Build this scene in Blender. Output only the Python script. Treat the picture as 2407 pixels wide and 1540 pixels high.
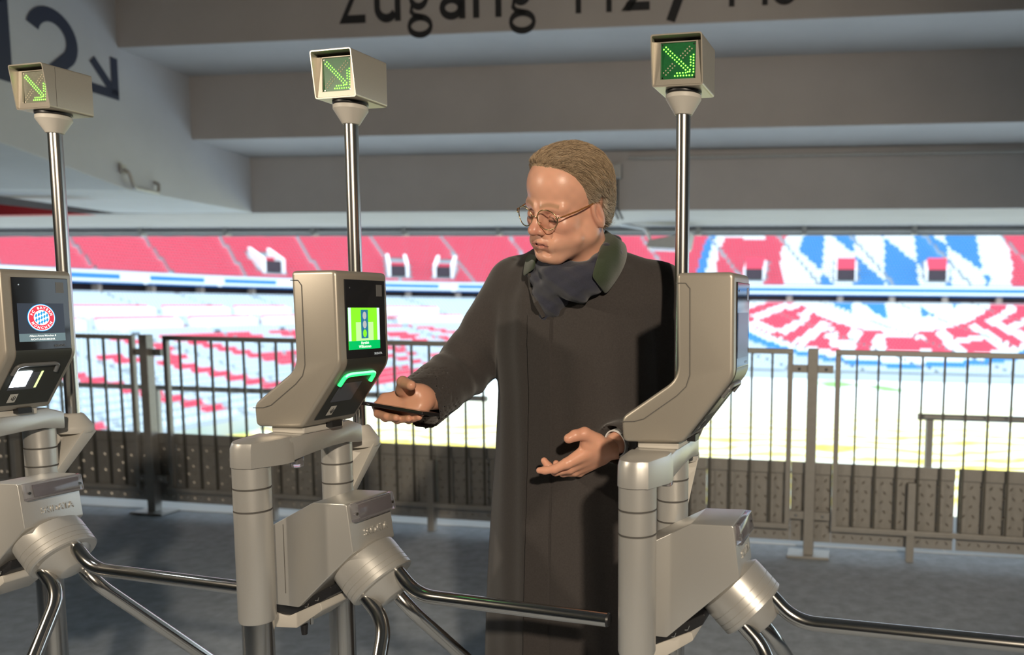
import bpy, bmesh, math, random
import numpy as np
from mathutils import Vector, Matrix

for _o in list(bpy.data.objects):
    bpy.data.objects.remove(_o, do_unlink=True)
SC = bpy.context.scene
COL = SC.collection
R_ = math.radians
random.seed(7)
RNG = np.random.default_rng(11)

# ------------------------------------------------------------------ camera
CAM_H = 1.42
cd = bpy.data.cameras.new('camera')
cd.sensor_width = 36.0
cd.lens = 1950.0 / 2407.0 * 36.0
cd.shift_x = (1203.5 - 1645.0) / 2407.0
cd.shift_y = (917.0 - 770.0) / 2407.0
cd.clip_start = 0.05
cd.clip_end = 2000
cd.dof.use_dof = True
cd.dof.focus_distance = 1.86
cd.dof.aperture_fstop = 2.8
cam = bpy.data.objects.new('camera', cd)
COL.objects.link(cam)
VIEW = (Matrix.Translation((0, 0, CAM_H)) @ Matrix.Rotation(R_(90 - 5.79), 4, 'X')
        @ Matrix.Rotation(0.0120, 4, 'Z'))
cam.matrix_world = VIEW
SC.camera = cam

# ------------------------------------------------------------------ world, lamps, exposure
W = bpy.data.worlds.new('sky')
SC.world = W
W.use_nodes = True
_bg = W.node_tree.nodes['Background']
_bg.inputs[0].default_value = (0.74, 0.89, 1.0, 1)
_bg.inputs[1].default_value = 2.7
SC.view_settings.view_transform = 'Standard'
SC.view_settings.look = 'None'
SC.view_settings.exposure = 0.2
SC.view_settings.gamma = 1.0
SC.view_settings.use_curve_mapping = False
SC.cycles.max_bounces = 8
SC.cycles.diffuse_bounces = 4
SC.cycles.sample_clamp_indirect = 6.0
SC.cycles.use_denoising = True

def spot(name, loc, target, power, color, size, angle=70, blend=0.6):
    ld = bpy.data.lights.new(name, 'SPOT')
    ld.energy = power
    ld.color = color
    ld.shadow_soft_size = size
    ld.spot_size = R_(angle)
    ld.spot_blend = blend
    o = bpy.data.objects.new(name, ld)
    COL.objects.link(o)
    o.location = loc
    o.rotation_euler = (Vector(target) - Vector(loc)).to_track_quat('-Z', 'Y').to_euler()
    return o

WARM = (1.0, 0.85, 0.66)
spot('press_lamp', (-2.35, 0.80, 2.12), (-0.35, 1.95, 1.25), 66, WARM, 0.05, 120, 0.4)
spot('press_lamp', (1.15, -2.70, 2.95), (-0.35, 2.0, 1.35), 700, WARM, 0.09, 68, 0.7)

# ------------------------------------------------------------------ materials
MATS = {}
def mat(name, col=(0.5, 0.5, 0.5), rough=0.6, metal=0.0, emit=None, estr=0.0, noise=None, bump=None, spec=0.5,
        alpha=None, trans=0.0, sheen=0.0, sss=0.0, coat=0.0, ior=1.45):
    """noise=(scale, amount, detail); bump=(scale, strength, distance)"""
    if name in MATS:
        return MATS[name]
    m = bpy.data.materials.new(name)
    m.use_nodes = True
    nt = m.node_tree
    b = nt.nodes['Principled BSDF']
    b.inputs['Base Color'].default_value = (*col, 1)
    b.inputs['Roughness'].default_value = rough
    b.inputs['Metallic'].default_value = metal
    b.inputs['Specular IOR Level'].default_value = spec
    b.inputs['IOR'].default_value = ior
    b.inputs['Transmission Weight'].default_value = trans
    b.inputs['Sheen Weight'].default_value = sheen
    b.inputs['Coat Weight'].default_value = coat
    if sss:
        b.inputs['Subsurface Weight'].default_value = sss
        b.inputs['Subsurface Radius'].default_value = (0.008, 0.003, 0.0015)
        b.inputs['Subsurface Scale'].default_value = 1.0
    if emit:
        b.inputs['Emission Color'].default_value = (*emit, 1)
        b.inputs['Emission Strength'].default_value = estr
    if alpha is not None:
        b.inputs['Alpha'].default_value = alpha
    tc = nt.nodes.new('ShaderNodeTexCoord')
    if noise:
        n = nt.nodes.new('ShaderNodeTexNoise')
        n.inputs['Scale'].default_value = noise[0]
        n.inputs['Detail'].default_value = noise[2] if len(noise) > 2 else 5
        n.inputs['Roughness'].default_value = 0.6
        nt.links.new(tc.outputs['Object'], n.inputs['Vector'])
        mx = nt.nodes.new('ShaderNodeMixRGB')
        mx.blend_type = 'MIX'
        a = noise[1]
        mx.inputs[1].default_value = (*[c * (1 - a) for c in col], 1)
        mx.inputs[2].default_value = (*[min(1, c * (1 + a)) for c in col], 1)
        nt.links.new(n.outputs['Fac'], mx.inputs[0])
        nt.links.new(mx.outputs[0], b.inputs['Base Color'])
    if bump:
        n2 = nt.nodes.new('ShaderNodeTexNoise')
        n2.inputs['Scale'].default_value = bump[0]
        n2.inputs['Detail'].default_value = 3
        nt.links.new(tc.outputs['Object'], n2.inputs['Vector'])
        bp = nt.nodes.new('ShaderNodeBump')
        bp.inputs['Strength'].default_value = bump[1]
        bp.inputs['Distance'].default_value = bump[2]
        nt.links.new(n2.outputs['Fac'], bp.inputs['Height'])
        nt.links.new(bp.outputs[0], b.inputs['Normal'])
    MATS[name] = m
    return m

def M_(n):
    return MATS[n]

mat('concrete', (0.41, 0.385, 0.37), 0.85, noise=(1.7, 0.14, 8), bump=(60, 0.25, 0.004))
mat('concrete_wall', (0.44, 0.44, 0.45), 0.85, noise=(1.3, 0.16, 8), bump=(50, 0.25, 0.004))
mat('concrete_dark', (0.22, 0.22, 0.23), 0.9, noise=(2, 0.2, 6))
mat('asphalt', (0.41, 0.46, 0.52), 0.8, noise=(14, 0.5, 12), bump=(260, 0.7, 0.003))
mat('silver_paint', (0.60, 0.585, 0.555), 0.36, 0.55, noise=(900, 0.05, 1))
mat('champagne_paint', (0.47, 0.425, 0.36), 0.38, 0.5, noise=(900, 0.07, 1))
mat('beige_plastic', (0.56, 0.53, 0.48), 0.5)
mat('steel', (0.62, 0.60, 0.57), 0.17, 1.0)
mat('steel_brushed', (0.62, 0.60, 0.57), 0.24, 1.0)
mat('galvanised', (0.40, 0.385, 0.36), 0.5, 0.35, noise=(30, 0.15, 4))
mat('tread_metal', (0.50, 0.47, 0.43), 0.38, 0.75)
mat('lit_floor_pale', (0.78, 0.80, 0.82), 0.8)
mat('bar_steel', (0.13, 0.125, 0.11), 0.5, 0.3)
mat('seam_dark', (0.09, 0.085, 0.08), 0.6)
mat('black_plastic', (0.02, 0.02, 0.022), 0.4)
mat('panel_glass', (0.022, 0.023, 0.026), 0.05, spec=0.6)
mat('panel_matte', (0.045, 0.047, 0.042), 0.35)
mat('clear_lens', (0.75, 0.74, 0.78), 0.12, trans=0.85)
mat('lens_core', (0.10, 0.07, 0.09), 0.3)
mat('paint_black', (0.02, 0.02, 0.022), 0.7)
mat('paint_navy', (0.03, 0.035, 0.06), 0.7)
mat('red_panel', (0.45, 0.03, 0.04), 0.6)
mat('white_paint', (0.8, 0.8, 0.8), 0.6)

# ------------------------------------------------------------------ mesh helpers
def link(name, me, m, parent=None, smooth=None):
    o = bpy.data.objects.new(name, me)
    COL.objects.link(o)
    if m is not None:
        me.materials.append(M_(m) if isinstance(m, str) else m)
    if parent is not None:
        o.parent = parent
    if smooth is not None:
        for p in me.polygons:
            p.use_smooth = True
        me.set_sharp_from_angle(angle=R_(smooth))
    return o

def empty(name, loc=(0, 0, 0), rz=0.0, label=None, cat=None, group=None):
    o = bpy.data.objects.new(name, None)
    COL.objects.link(o)
    o.location = loc
    o.rotation_euler = (0, 0, rz)
    o.empty_display_size = 0.1
    tag(o, label, cat, group)
    return o

def tag(o, label=None, cat=None, group=None, kind=None):
    if label: o['label'] = label
    if cat: o['category'] = cat
    if group: o['group'] = group
    if kind: o['kind'] = kind
    return o

class MB:
    """collects geometry for ONE mesh"""
    def __init__(s):
        s.v = []; s.f = []
    def add(s, vs, fs):
        b = len(s.v)
        s.v.extend([tuple(map(float, x)) for x in vs])
        s.f.extend([tuple(i + b for i in f) for f in fs])
        return s
    def box(s, x0, x1, y0, y1, z0, z1):
        return s.add([(x0, y0, z0), (x1, y0, z0), (x1, y1, z0), (x0, y1, z0), (x0, y0, z1), (x1, y0, z1), (x1, y1, z1), (x0, y1, z1)],
                     [(0, 3, 2, 1), (4, 5, 6, 7), (0, 1, 5, 4), (1, 2, 6, 5), (2, 3, 7, 6), (3, 0, 4, 7)])
    def obox(s, c, ax, ay, az):
        """oriented box, half-axis vectors"""
        c, ax, ay, az = map(Vector, (c, ax, ay, az))
        vs = [c + ax * i + ay * j + az * k for k in (-1, 1) for i, j in ((-1, -1), (1, -1), (1, 1), (-1, 1))]
        return s.add(vs, [(0, 3, 2, 1), (4, 5, 6, 7), (0, 1, 5, 4), (1, 2, 6, 5), (2, 3, 7, 6), (3, 0, 4, 7)])
    def bar(s, p, q, w, h=None, up=(0, 0, 1)):
        p, q = Vector(p), Vector(q)
        d = (q - p)
        L = d.length
        d.normalize()
        side = d.cross(Vector(up))
        if side.length < 1e-4:
            side = d.cross(Vector((0, 1, 0)))
        side.normalize()
        u = side.cross(d)
        return s.obox((p + q) / 2, d * L / 2, side * w / 2, u * (h or w) / 2)
    def tube(s, pts, r, n=12, cap=True):
        pts = [Vector(p) for p in pts]
        rs = r if isinstance(r, (list, tuple)) else [r] * len(pts)
        t0 = (pts[1] - pts[0]).normalized()
        ref = t0.orthogonal().normalized()
        rings = []
        b = len(s.v)
        for i, p in enumerate(pts):
            if i == 0: t = t0
            elif i == len(pts) - 1: t = (pts[i] - pts[i - 1]).normalized()
            else: t = ((pts[i] - pts[i - 1]).normalized() + (pts[i + 1] - pts[i]).normalized()).normalized()
            ref = (ref - t * ref.dot(t)).normalized()
            bi = t.cross(ref)
            for k in range(n):
                a = 2 * math.pi * k / n
                s.v.append(tuple(p + (ref * math.cos(a) + bi * math.sin(a)) * rs[i]))
        for i in range(len(pts) - 1):
            for k in range(n):
                k2 = (k + 1) % n
                s.f.append((b + i * n + k, b + i * n + k2, b + (i + 1) * n + k2, b + (i + 1) * n + k))
        if cap:
            s.f.append(tuple(b + k for k in reversed(range(n))))
            s.f.append(tuple(b + (len(pts) - 1) * n + k for k in range(n)))
        return s
    def lathe(s, prof, n=32, c=(0, 0), cap=True):
        b = len(s.v)
        for r, z in prof:
            for k in range(n):
                a = 2 * math.pi * k / n
                s.v.append((c[0] + r * math.cos(a), c[1] + r * math.sin(a), z))
        m = len(prof)
        for i in range(m - 1):
            for k in range(n):
                k2 = (k + 1) % n
                s.f.append((b + i * n + k, b + i * n + k2, b + (i + 1) * n + k2, b + (i + 1) * n + k))
        if cap:
            s.f.append(tuple(b + k for k in reversed(range(n))))
            s.f.append(tuple(b + (m - 1) * n + k for k in range(n)))
        return s
    def prism(s, poly, a0, a1, axis='y'):
        """polygon of 2D points extruded along axis; poly coords are the other two axes in order (x,z),(y,z),(x,y)"""
        n = len(poly)
        mk = {'y': lambda p, a: (p[0], a, p[1]), 'x': lambda p, a: (a, p[0], p[1]), 'z': lambda p, a: (p[0], p[1], a)}[axis]
        vs = [mk(p, a0) for p in poly] + [mk(p, a1) for p in poly]
        fs = [tuple(range(n)), tuple(reversed(range(n, 2 * n)))]
        for i in range(n):
            j = (i + 1) % n
            fs.append((i, i + n, j + n, j))
        return s.add(vs, fs)
    def xf(s, mtx):
        s.v = [tuple(mtx @ Vector(v)) for v in s.v]
        return s
    def mesh(s, name, bevel=0.0, bseg=2, recalc=True):
        me = bpy.data.meshes.new(name)
        me.from_pydata(s.v, [], s.f)
        if recalc or bevel:
            bm = bmesh.new()
            bm.from_mesh(me)
            bmesh.ops.recalc_face_normals(bm, faces=bm.faces)
            if bevel:
                es = [e for e in bm.edges if len(e.link_faces) == 2 and e.calc_face_angle(0) > R_(25)]
                bmesh.ops.bevel(bm, geom=es, offset=bevel, segments=bseg, profile=0.5, affect='EDGES', clamp_overlap=True)
                bmesh.ops.recalc_face_normals(bm, faces=bm.faces)
            bm.to_mesh(me)
            bm.free()
        me.update()
        return me
    def obj(s, name, m, parent=None, bevel=0.0, bseg=2, smooth=None):
        return link(name, s.mesh(name, bevel, bseg), m, parent, smooth)

def fillet(poly, r, n=5):
    """round every corner of a 2D polygon; r a number or list"""
    out = []
    N = len(poly)
    for i in range(N):
        p = Vector(poly[i]); a = Vector(poly[i - 1]); b = Vector(poly[(i + 1) % N])
        rr = r[i] if isinstance(r, (list, tuple)) else r
        if rr <= 0:
            out.append(tuple(p)); continue
        da, db = (a - p), (b - p)
        la, lb = da.length, db.length
        da.normalize(); db.normalize()
        ang = da.angle(db)
        t = min(rr / math.tan(ang / 2), la * 0.48, lb * 0.48)
        p0, p1 = p + da * t, p + db * t
        for k in range(n + 1):
            u = k / n
            out.append(tuple((1 - u) ** 2 * p0 + 2 * u * (1 - u) * p + u * u * p1))
    return out

def fillet3(pts, r, n=6):
    out = [Vector(pts[0])]
    for i in range(1, len(pts) - 1):
        p = Vector(pts[i]); a = Vector(pts[i - 1]); b = Vector(pts[i + 1])
        da, db = (a - p), (b - p)
        t = min(r, da.length * .48, db.length * .48)
        p0, p1 = p + da.normalized() * t, p + db.normalized() * t
        for k in range(n + 1):
            u = k / n
            out.append((1 - u) ** 2 * p0 + 2 * u * (1 - u) * p + u * u * p1)
    out.append(Vector(pts[-1]))
    return out

def text_mesh(body, size=1.0, align='LEFT', extrude=0.0, bold=0.0, res=4):
    cu = bpy.data.curves.new('lettering', 'FONT')
    cu.body = body
    cu.size = size
    cu.align_x = align
    cu.extrude = extrude
    cu.offset = bold
    cu.resolution_u = res
    o = bpy.data.objects.new('lettering', cu)
    COL.objects.link(o)
    bpy.context.view_layer.update()
    dg = bpy.context.evaluated_depsgraph_get()
    me = bpy.data.meshes.new_from_object(o.evaluated_get(dg))
    bpy.data.objects.remove(o)
    bpy.data.curves.remove(cu)
    me.materials.clear()
    return me

def frame_mtx(o, ex, ey, ez=None):
    ex, ey = Vector(ex).normalized(), Vector(ey).normalized()
    ez = ex.cross(ey)
    m = Matrix.Identity(4)
    for i in range(3):
        m[i][0], m[i][1], m[i][2], m[i][3] = ex[i], ey[i], ez[i], Vector(o)[i]
    return m

def copy_tree(o, parent=None):
    c = o.copy()
    COL.objects.link(c)
    c.parent = parent
    for ch in list(o.children):
        copy_tree(ch, c)
    return c

# ================================================================== THE CONCOURSE
BY = R_(9.0)                       # the building is turned 9 degrees to the view
E1 = Vector((math.cos(BY), -math.sin(BY), 0))
E2 = Vector((math.sin(BY), math.cos(BY), 0))
BM = frame_mtx((0, 0, 0), E1, E2)
def struct(name, mb, m, parent=None, bevel=0.0, smooth=None, xf=True):
    if xf: mb.xf(BM)
    o = mb.obj(name, m, parent, bevel, smooth=smooth)
    o['kind'] = 'structure'
    return o

# floor slab, runs a little past the fence
FENCE_Y = 4.78
struct('floor', MB().box(-14, 12, -7, 5.75, -0.25, 0.0), 'asphalt')
struct('lit_floor_strip', MB().box(-14, 12, 4.88, 5.78, 0.0, 0.004), 'lit_floor_pale')  # pale strip added to imitate sky light on the floor past the fence
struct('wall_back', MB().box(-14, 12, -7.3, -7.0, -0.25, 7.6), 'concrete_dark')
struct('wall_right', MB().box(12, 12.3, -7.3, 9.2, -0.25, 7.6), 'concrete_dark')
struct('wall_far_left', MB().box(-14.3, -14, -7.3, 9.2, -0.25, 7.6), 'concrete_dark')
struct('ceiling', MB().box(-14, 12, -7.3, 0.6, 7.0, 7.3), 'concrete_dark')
# stepped precast units of the stand above: (front face y, underside z of the tread behind)
CB = math.cos(BY)
steps = []
y, zb = 6.0 * CB, 3.376
steps.append((y, zb))
for i in range(7):
    y -= 0.81; zb += 0.548
    steps.insert(0, (y, zb))
steps += [(6.82 * CB, 2.830), (7.66 * CB, 2.284)]
ends = [s[0] for s in steps[1:]] + [9.25 * CB]
for i, ((yf, zb), ye) in enumerate(zip(steps, ends)):
    top = zb + 0.60
    mb = MB()
    # an L shaped unit: riser in front, tread slab behind
    mb.prism([(yf, top), (yf, zb), (ye + 0.12, zb), (ye + 0.12, zb + 0.12), (yf + 0.16, zb + 0.12), (yf + 0.16, top)], -14, 12, 'x')
    o = struct('stand_step', mb, 'concrete', bevel=0.012)
# edge beam and railing tube at the lip of the stand
yb = 9.25 * CB
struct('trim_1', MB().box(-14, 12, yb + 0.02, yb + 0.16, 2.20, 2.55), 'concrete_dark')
mbp = MB()
mbp.tube([(-14, yb - 0.05, 2.235), (12, yb - 0.05, 2.235)], 0.022, 10)
for k in range(22):
    xx = -13 + k * 1.15
    mbp.box(xx, xx + 0.05, yb - 0.08, yb + 0.02, 2.19, 2.29)
struct('trim_2', mbp, 'galvanised')

# raker wall on the left that carries the steps, sign painted on it
def wx(yy):
    return -4.59 + 0.075 * (yy - 6.73)
prof = [(8.55, 2.288), (6.75, 2.288), (5.65, 2.445), (1.0, 3.12), (1.0, 7.2), (8.55, 7.2)]
mbw = MB()
n = len(prof)
vs = [(wx(yy), yy, z) for yy, z in prof] + [(wx(yy) - 1.5, yy, z) for yy, z in prof]
fs = [tuple(range(n)), tuple(reversed(range(n, 2 * n)))] + [(i, (i + 1) % n, (i + 1) % n + n, i + n) for i in range(n)]
mbw.add(vs, fs)
wall_left = struct('wall_left', mbw, 'concrete_wall', xf=False, bevel=0.01)
def wall_mark(name, me, y0, z0, sx, sz, parent):
    for v in me.vertices:
        yy = y0 + v.co.x * sx
        z = z0 + v.co.y * sz
        v.co = (wx(yy) + 0.004 + v.co.z * 0.004, yy, z)
    o = link(name, me, 'paint_navy', parent)
    return o
def stroke(pts, w, closed=False):
    """flat ribbon along a 2D polyline (mitred)"""
    pts = [Vector(p) for p in pts]
    n = len(pts)
    L, Rr = [], []
    for i in range(n):
        a = pts[i - 1] if (i > 0 or closed) else None
        b = pts[(i + 1) % n] if (i < n - 1 or closed) else None
        d1 = (pts[i] - a).normalized() if a is not None else None
        d2 = (b - pts[i]).normalized() if b is not None else None
        d = ((d1 or d2) + (d2 or d1)).normalized()
        nn = Vector((-d.y, d.x))
        k = 1.0
        if d1 and d2:
            k = 1 / max(0.4, nn.dot(Vector((-d1.y, d1.x))))
        ww = w[i] if isinstance(w, list) else w
        L.append(pts[i] + nn * ww / 2 * k)
        Rr.append(pts[i] - nn * ww / 2 * k)
    vs = [(p.x, p.y, 0) for p in L] + [(p.x, p.y, 0) for p in Rr]
    fs = []
    for i in range(n if closed else n - 1):
        j = (i + 1) % n
        fs.append((i + n, j + n, j, i))
    return vs, fs
def arc(cx, cy, rx, ry, a0, a1, n=16):
    return [(cx + rx * math.cos(R_(a0 + (a1 - a0) * k / n)), cy + ry * math.sin(R_(a0 + (a1 - a0) * k / n))) for k in range(n + 1)]
def strokes_mesh(name, lst):
    mb = MB()
    for pts, w, closed in lst:
        mb.add(*stroke(pts, w, closed))
    return mb.mesh(name, recalc=False)
# "112" and the arrow: unit letter height 1, stroke 0.16
ONE = [([(0, 0), (0, 1.0)], 0.17, False), ([(0.02, 0.93), (-0.24, 0.80)], 0.13, False)]
TWO = [(arc(0.30, 0.66, 0.27, 0.27, 165, -38, 18) + [(0.06, 0.075), (0.12, 0.075)], 0.165, False), ([(0.0, 0.075), (0.62, 0.075)], 0.15, False)]
ARR = [([(0, 0), (0.36, -0.36)], 0.13, False), ([(0.39, 0.12), (0.39, -0.39)], 0.13, False), ([(-0.10, -0.39), (0.455, -0.39)], 0.13, False)]
sgn = [(5.30, ONE), (5.72, ONE), (5.93, TWO)]
for y0, g in sgn:
    wall_mark('lettering', strokes_mesh('lettering', g), y0, 2.86, 0.62, 0.60, wall_left)
wall_mark('arrow_sign', strokes_mesh('arrow_sign', ARR), 6.46, 3.22, 0.55, 0.55, wall_left)

# lettering on the first visible riser
riser = [o for o in bpy.data.objects if o.name.startswith('stand_step')]
riser.sort(key=lambda o: max(v.co.z for v in o.data.vertices) * 1.0)
riser1 = riser[2]
RY = 6.0 * CB - 0.004
def cam_ray(u, v):
    mw = VIEW.to_3x3()
    return mw @ Vector(((u - 1645.0) / 1950.0, -(v - 917.0) / 1950.0, -1.0))
def on_riser(u, v, yp):
    d = cam_ray(u, v)
    t = yp / d.dot(E2)
    p = d * t
    return p.dot(E1), CAM_H + p.z
xs = lambda u: on_riser(u, 40, RY)[0]
ZB = on_riser(830, 55, RY)[1]
SW = 0.062
def glyph(name, me, x0, x1, z0, z1):
    xsv = [v.co.x for v in me.vertices]; ysv = [v.co.y for v in me.vertices]
    ax, bx = min(xsv), max(xsv); ay, by = min(ysv), max(ysv)
    for v in me.vertices:
        x = x0 + (v.co.x - ax) / (bx - ax) * (x1 - x0)
        z = z0 + (v.co.y - ay) / (by - ay) * (z1 - z0)
        v.co = E1 * x + E2 * RY + Vector((0, 0, z))
    link(name, me, 'paint_black', riser1)
CH, XH, DS = 0.40, 0.285, 0.105
zg = [([(0.05, 0.96), (0.95, 0.96), (0.06, 0.06), (0.98, 0.06)], 0.16, False)]
G = lambda: strokes_mesh('lettering', [(arc(0.42, 0.72, 0.27, 0.20, 0, 360, 22)[:-1], 0.13, True), ([(0.66, 0.86), (0.93, 0.95)], 0.10, False),
     ([(0.20, 0.55), (0.16, 0.44), (0.26, 0.37), (0.55, 0.33)], 0.10, False), (arc(0.45, 0.17, 0.36, 0.16, 0, 360, 22)[:-1], 0.12, True)])
U_ = strokes_mesh('lettering', [([(0.1, 1.0)] + arc(0.45, 0.36, 0.35, 0.28, 180, 330, 10), 0.22, False), ([(0.87, 1.0), (0.87, 0.0)], 0.22, False)])
A_ = strokes_mesh('lettering', [(arc(0.42, 0.30, 0.32, 0.22, 0, 360, 18)[:-1], 0.20, True), ([(0.12, 0.90), (0.55, 0.95), (0.80, 0.74), (0.80, 0.0)], 0.22, False)])
N_ = strokes_mesh('lettering', [([(0.1, 1.0), (0.1, 0.0)], 0.22, False), ([(0.1, 0.76)] + arc(0.5, 0.62, 0.38, 0.30, 140, 0, 10) + [(0.88, 0.0)], 0.22, False)])
glyph('lettering', strokes_mesh('lettering', zg), xs(797), xs(868), ZB, ZB + CH)
glyph('lettering', U_, xs(880), xs(942), ZB - 0.005, ZB + XH)
glyph('lettering', G(), xs(957), xs(1022), ZB - DS - 0.02, ZB + XH)
glyph('lettering', A_, xs(1033), xs(1094), ZB - 0.005, ZB + XH)
glyph('lettering', N_, xs(1112), xs(1179), ZB, ZB + XH)
glyph('lettering', G(), xs(1196), xs(1265), ZB - DS - 0.02, ZB + XH)
for u in (1330, 1402, 1690, 1768):
    glyph('lettering', strokes_mesh('lettering', [([(0.72, 0.0), (0.72, 1.0)], 0.30, False), ([(0.72, 0.93), (0.05, 0.8)], 0.14, False)]), xs(u), xs(u + 36), ZB, ZB + CH)
glyph('lettering', strokes_mesh('lettering', TWO), xs(1460), xs(1530), ZB, ZB + CH)
glyph('lettering', strokes_mesh('lettering', [([(0, 0), (0.35, 1)], 0.12, False)]), xs(1566), xs(1650), ZB - 0.09, ZB + CH + 0.04)
glyph('lettering', strokes_mesh('lettering', [(arc(0.42, 0.74, 0.28, 0.22, 160, -85, 14), 0.16, False), (arc(0.42, 0.26, 0.33, 0.26, 85, -160, 14), 0.16, False)]), xs(1812), xs(1878), ZB - 0.005, ZB + CH)

def wpt0(u, v, Yd):
    d = cam_ray(u, v)
    return Vector((0, 0, CAM_H)) + d * (Yd / d.y)
rbd = [wpt0(-260, 452, 7.3), wpt0(205, 503, 7.3), wpt0(-260, 509, 7.3)]
struct('trim_3', MB().add([tuple(q) for q in rbd] + [tuple(q + Vector((0, 0.12, 0))) for q in rbd], [(0, 2, 1), (3, 4, 5), (0, 1, 4, 3), (1, 2, 5, 4), (2, 0, 3, 5)]), 'red_panel', xf=False)

# hook bar on the raker wall, conduit, junction box and flood lamp under the stand
hb = empty('wall_handle', (wx(6.85), 6.85, 2.3), 0, 'grey steel U-shaped pull handle screwed low on the left raker wall', 'handle')
mh = MB()
pp = fillet3([(0.0, -0.16, 0.14), (0.05, -0.16, 0.12), (0.06, -0.12, 0.0), (0.06, 0.18, 0.0), (0.05, 0.20, 0.08), (0.0, 0.20, 0.09)], 0.035)
mh.tube(pp, 0.014, 8).obj('grip', 'galvanised', hb, smooth=40)
for yy, zz in ((-0.16, 0.14), (0.20, 0.09)):
    MB().box(0.0, 0.012, yy - 0.03, yy + 0.03, zz - 0.035, zz + 0.035).obj('fixing_plate', 'galvanised', hb)

R3 = 7.66 * CB
def bpt(u, v, yp, dz=0):
    x, z = on_riser(u, v, yp)
    return E1 * x + E2 * yp + Vector((0, 0, z + dz))
cdt = MB()
p0, p1 = bpt(1478, 371, R3 - 0.03), bpt(2600, 352, R3 - 0.03)
cdt.tube([p0, p1], 0.014, 8)
tag(cdt.obj('conduit', 'galvanised', smooth=40), 'pale straight cable conduit clipped along the third concrete riser', 'conduit')
jb = empty('junction_box', tuple(bpt(1449, 405, R3)), -BY, 'small grey junction box with cable on the riser behind the person', 'junction box')
MB().box(-0.062, 0.062, -0.09, -0.002, -0.065, 0.065).obj('box', 'galvanised', jb, bevel=0.008)
MB().box(-0.05, 0.05, -0.098, -0.09, -0.05, 0.05).obj('lid', 'galvanised', jb, bevel=0.003)
for dx in (-0.018, 0.022):
    MB().tube([(dx, -0.04, -0.065), (dx, -0.04, -0.33), (dx + 0.03, 0.03, -0.42)], 0.011, 8).obj('cable', 'seam_dark', jb, smooth=40)
fl = empty('flood_lamp', tuple(bpt(1590, 560, yb - 0.35)), -BY, 'grey flood lamp on a bent arm hanging under the concrete soffit', 'lamp')
MB().tube(fillet3([(-0.62, 0.02, 0.21), (-0.62, 0.02, 0.15), (-0.33, -0.02, 0.10), (-0.27, -0.02, -0.05)], 0.05), 0.02, 8).obj('arm', 'white_paint', fl, smooth=40)
MB().prism([(-0.30, -0.10), (0.14, -0.12), (0.17, 0.05), (-0.27, -0.03)], -0.16, 0.16, 'y').obj('housing', 'galvanised', fl, bevel=0.008)
MB().prism([(-0.28, -0.125), (0.12, -0.14), (0.13, -0.125), (-0.29, -0.108)], -0.14, 0.14, 'y').obj('glass', 'clear_lens', fl)

# ================================================================== FENCE
FA = R_(10.42)
FD = Vector((math.cos(FA), -math.sin(FA), 0))
FN = Vector((math.sin(FA), math.cos(FA), 0))
FO = Vector((-3.636, 5.439, 0))
FENCE = empty('guard_fence', tuple(FO), -FA, 'long galvanised guard fence of bars and tread plates along the edge of the seating', 'fence')
def fence_empty(name, s):
    e = empty(name, (s, 0, 0), 0)
    e.parent = FENCE
    return e
FT = 1.186
def fence_post(s, label):
    e = fence_empty('fence_post', s)
    MB().box(-0.029, 0.029, -0.03, 0.03, 0.012, FT + 0.004).obj('post', 'galvanised', e, bevel=0.004)
    MB().box(-0.12, 0.12, -0.08, 0.08, 0.0, 0.014).obj('base_plate', 'galvanised', e, bevel=0.003)
    for z in (1.075, 0.235):
        for sx in (-1, 1):
            a, b = sorted((sx * 0.029, sx * 0.115))
            br = MB().box(a, b, -0.012, 0.012, z - 0.022, z + 0.022).obj('bracket', 'galvanised', e)
            MB().lathe([(0.009, -0.003), (0.009, 0.004)], 10).xf(Matrix.Translation((sx * 0.075, -0.014, z)) @ Matrix.Rotation(R_(90), 4, 'X')).obj('bolt', 'steel', e)
    return e
fence_post(0.0, 'square galvanised fence post between the left turnstile and the middle one')
fence_post(4.342, 'square galvanised fence post to the right of the right turnstile')

BAR = MB().box(-0.006, 0.006, -0.006, 0.006, 0, 1).mesh('bar')
BAR.materials.append(M_('bar_steel'))
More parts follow.
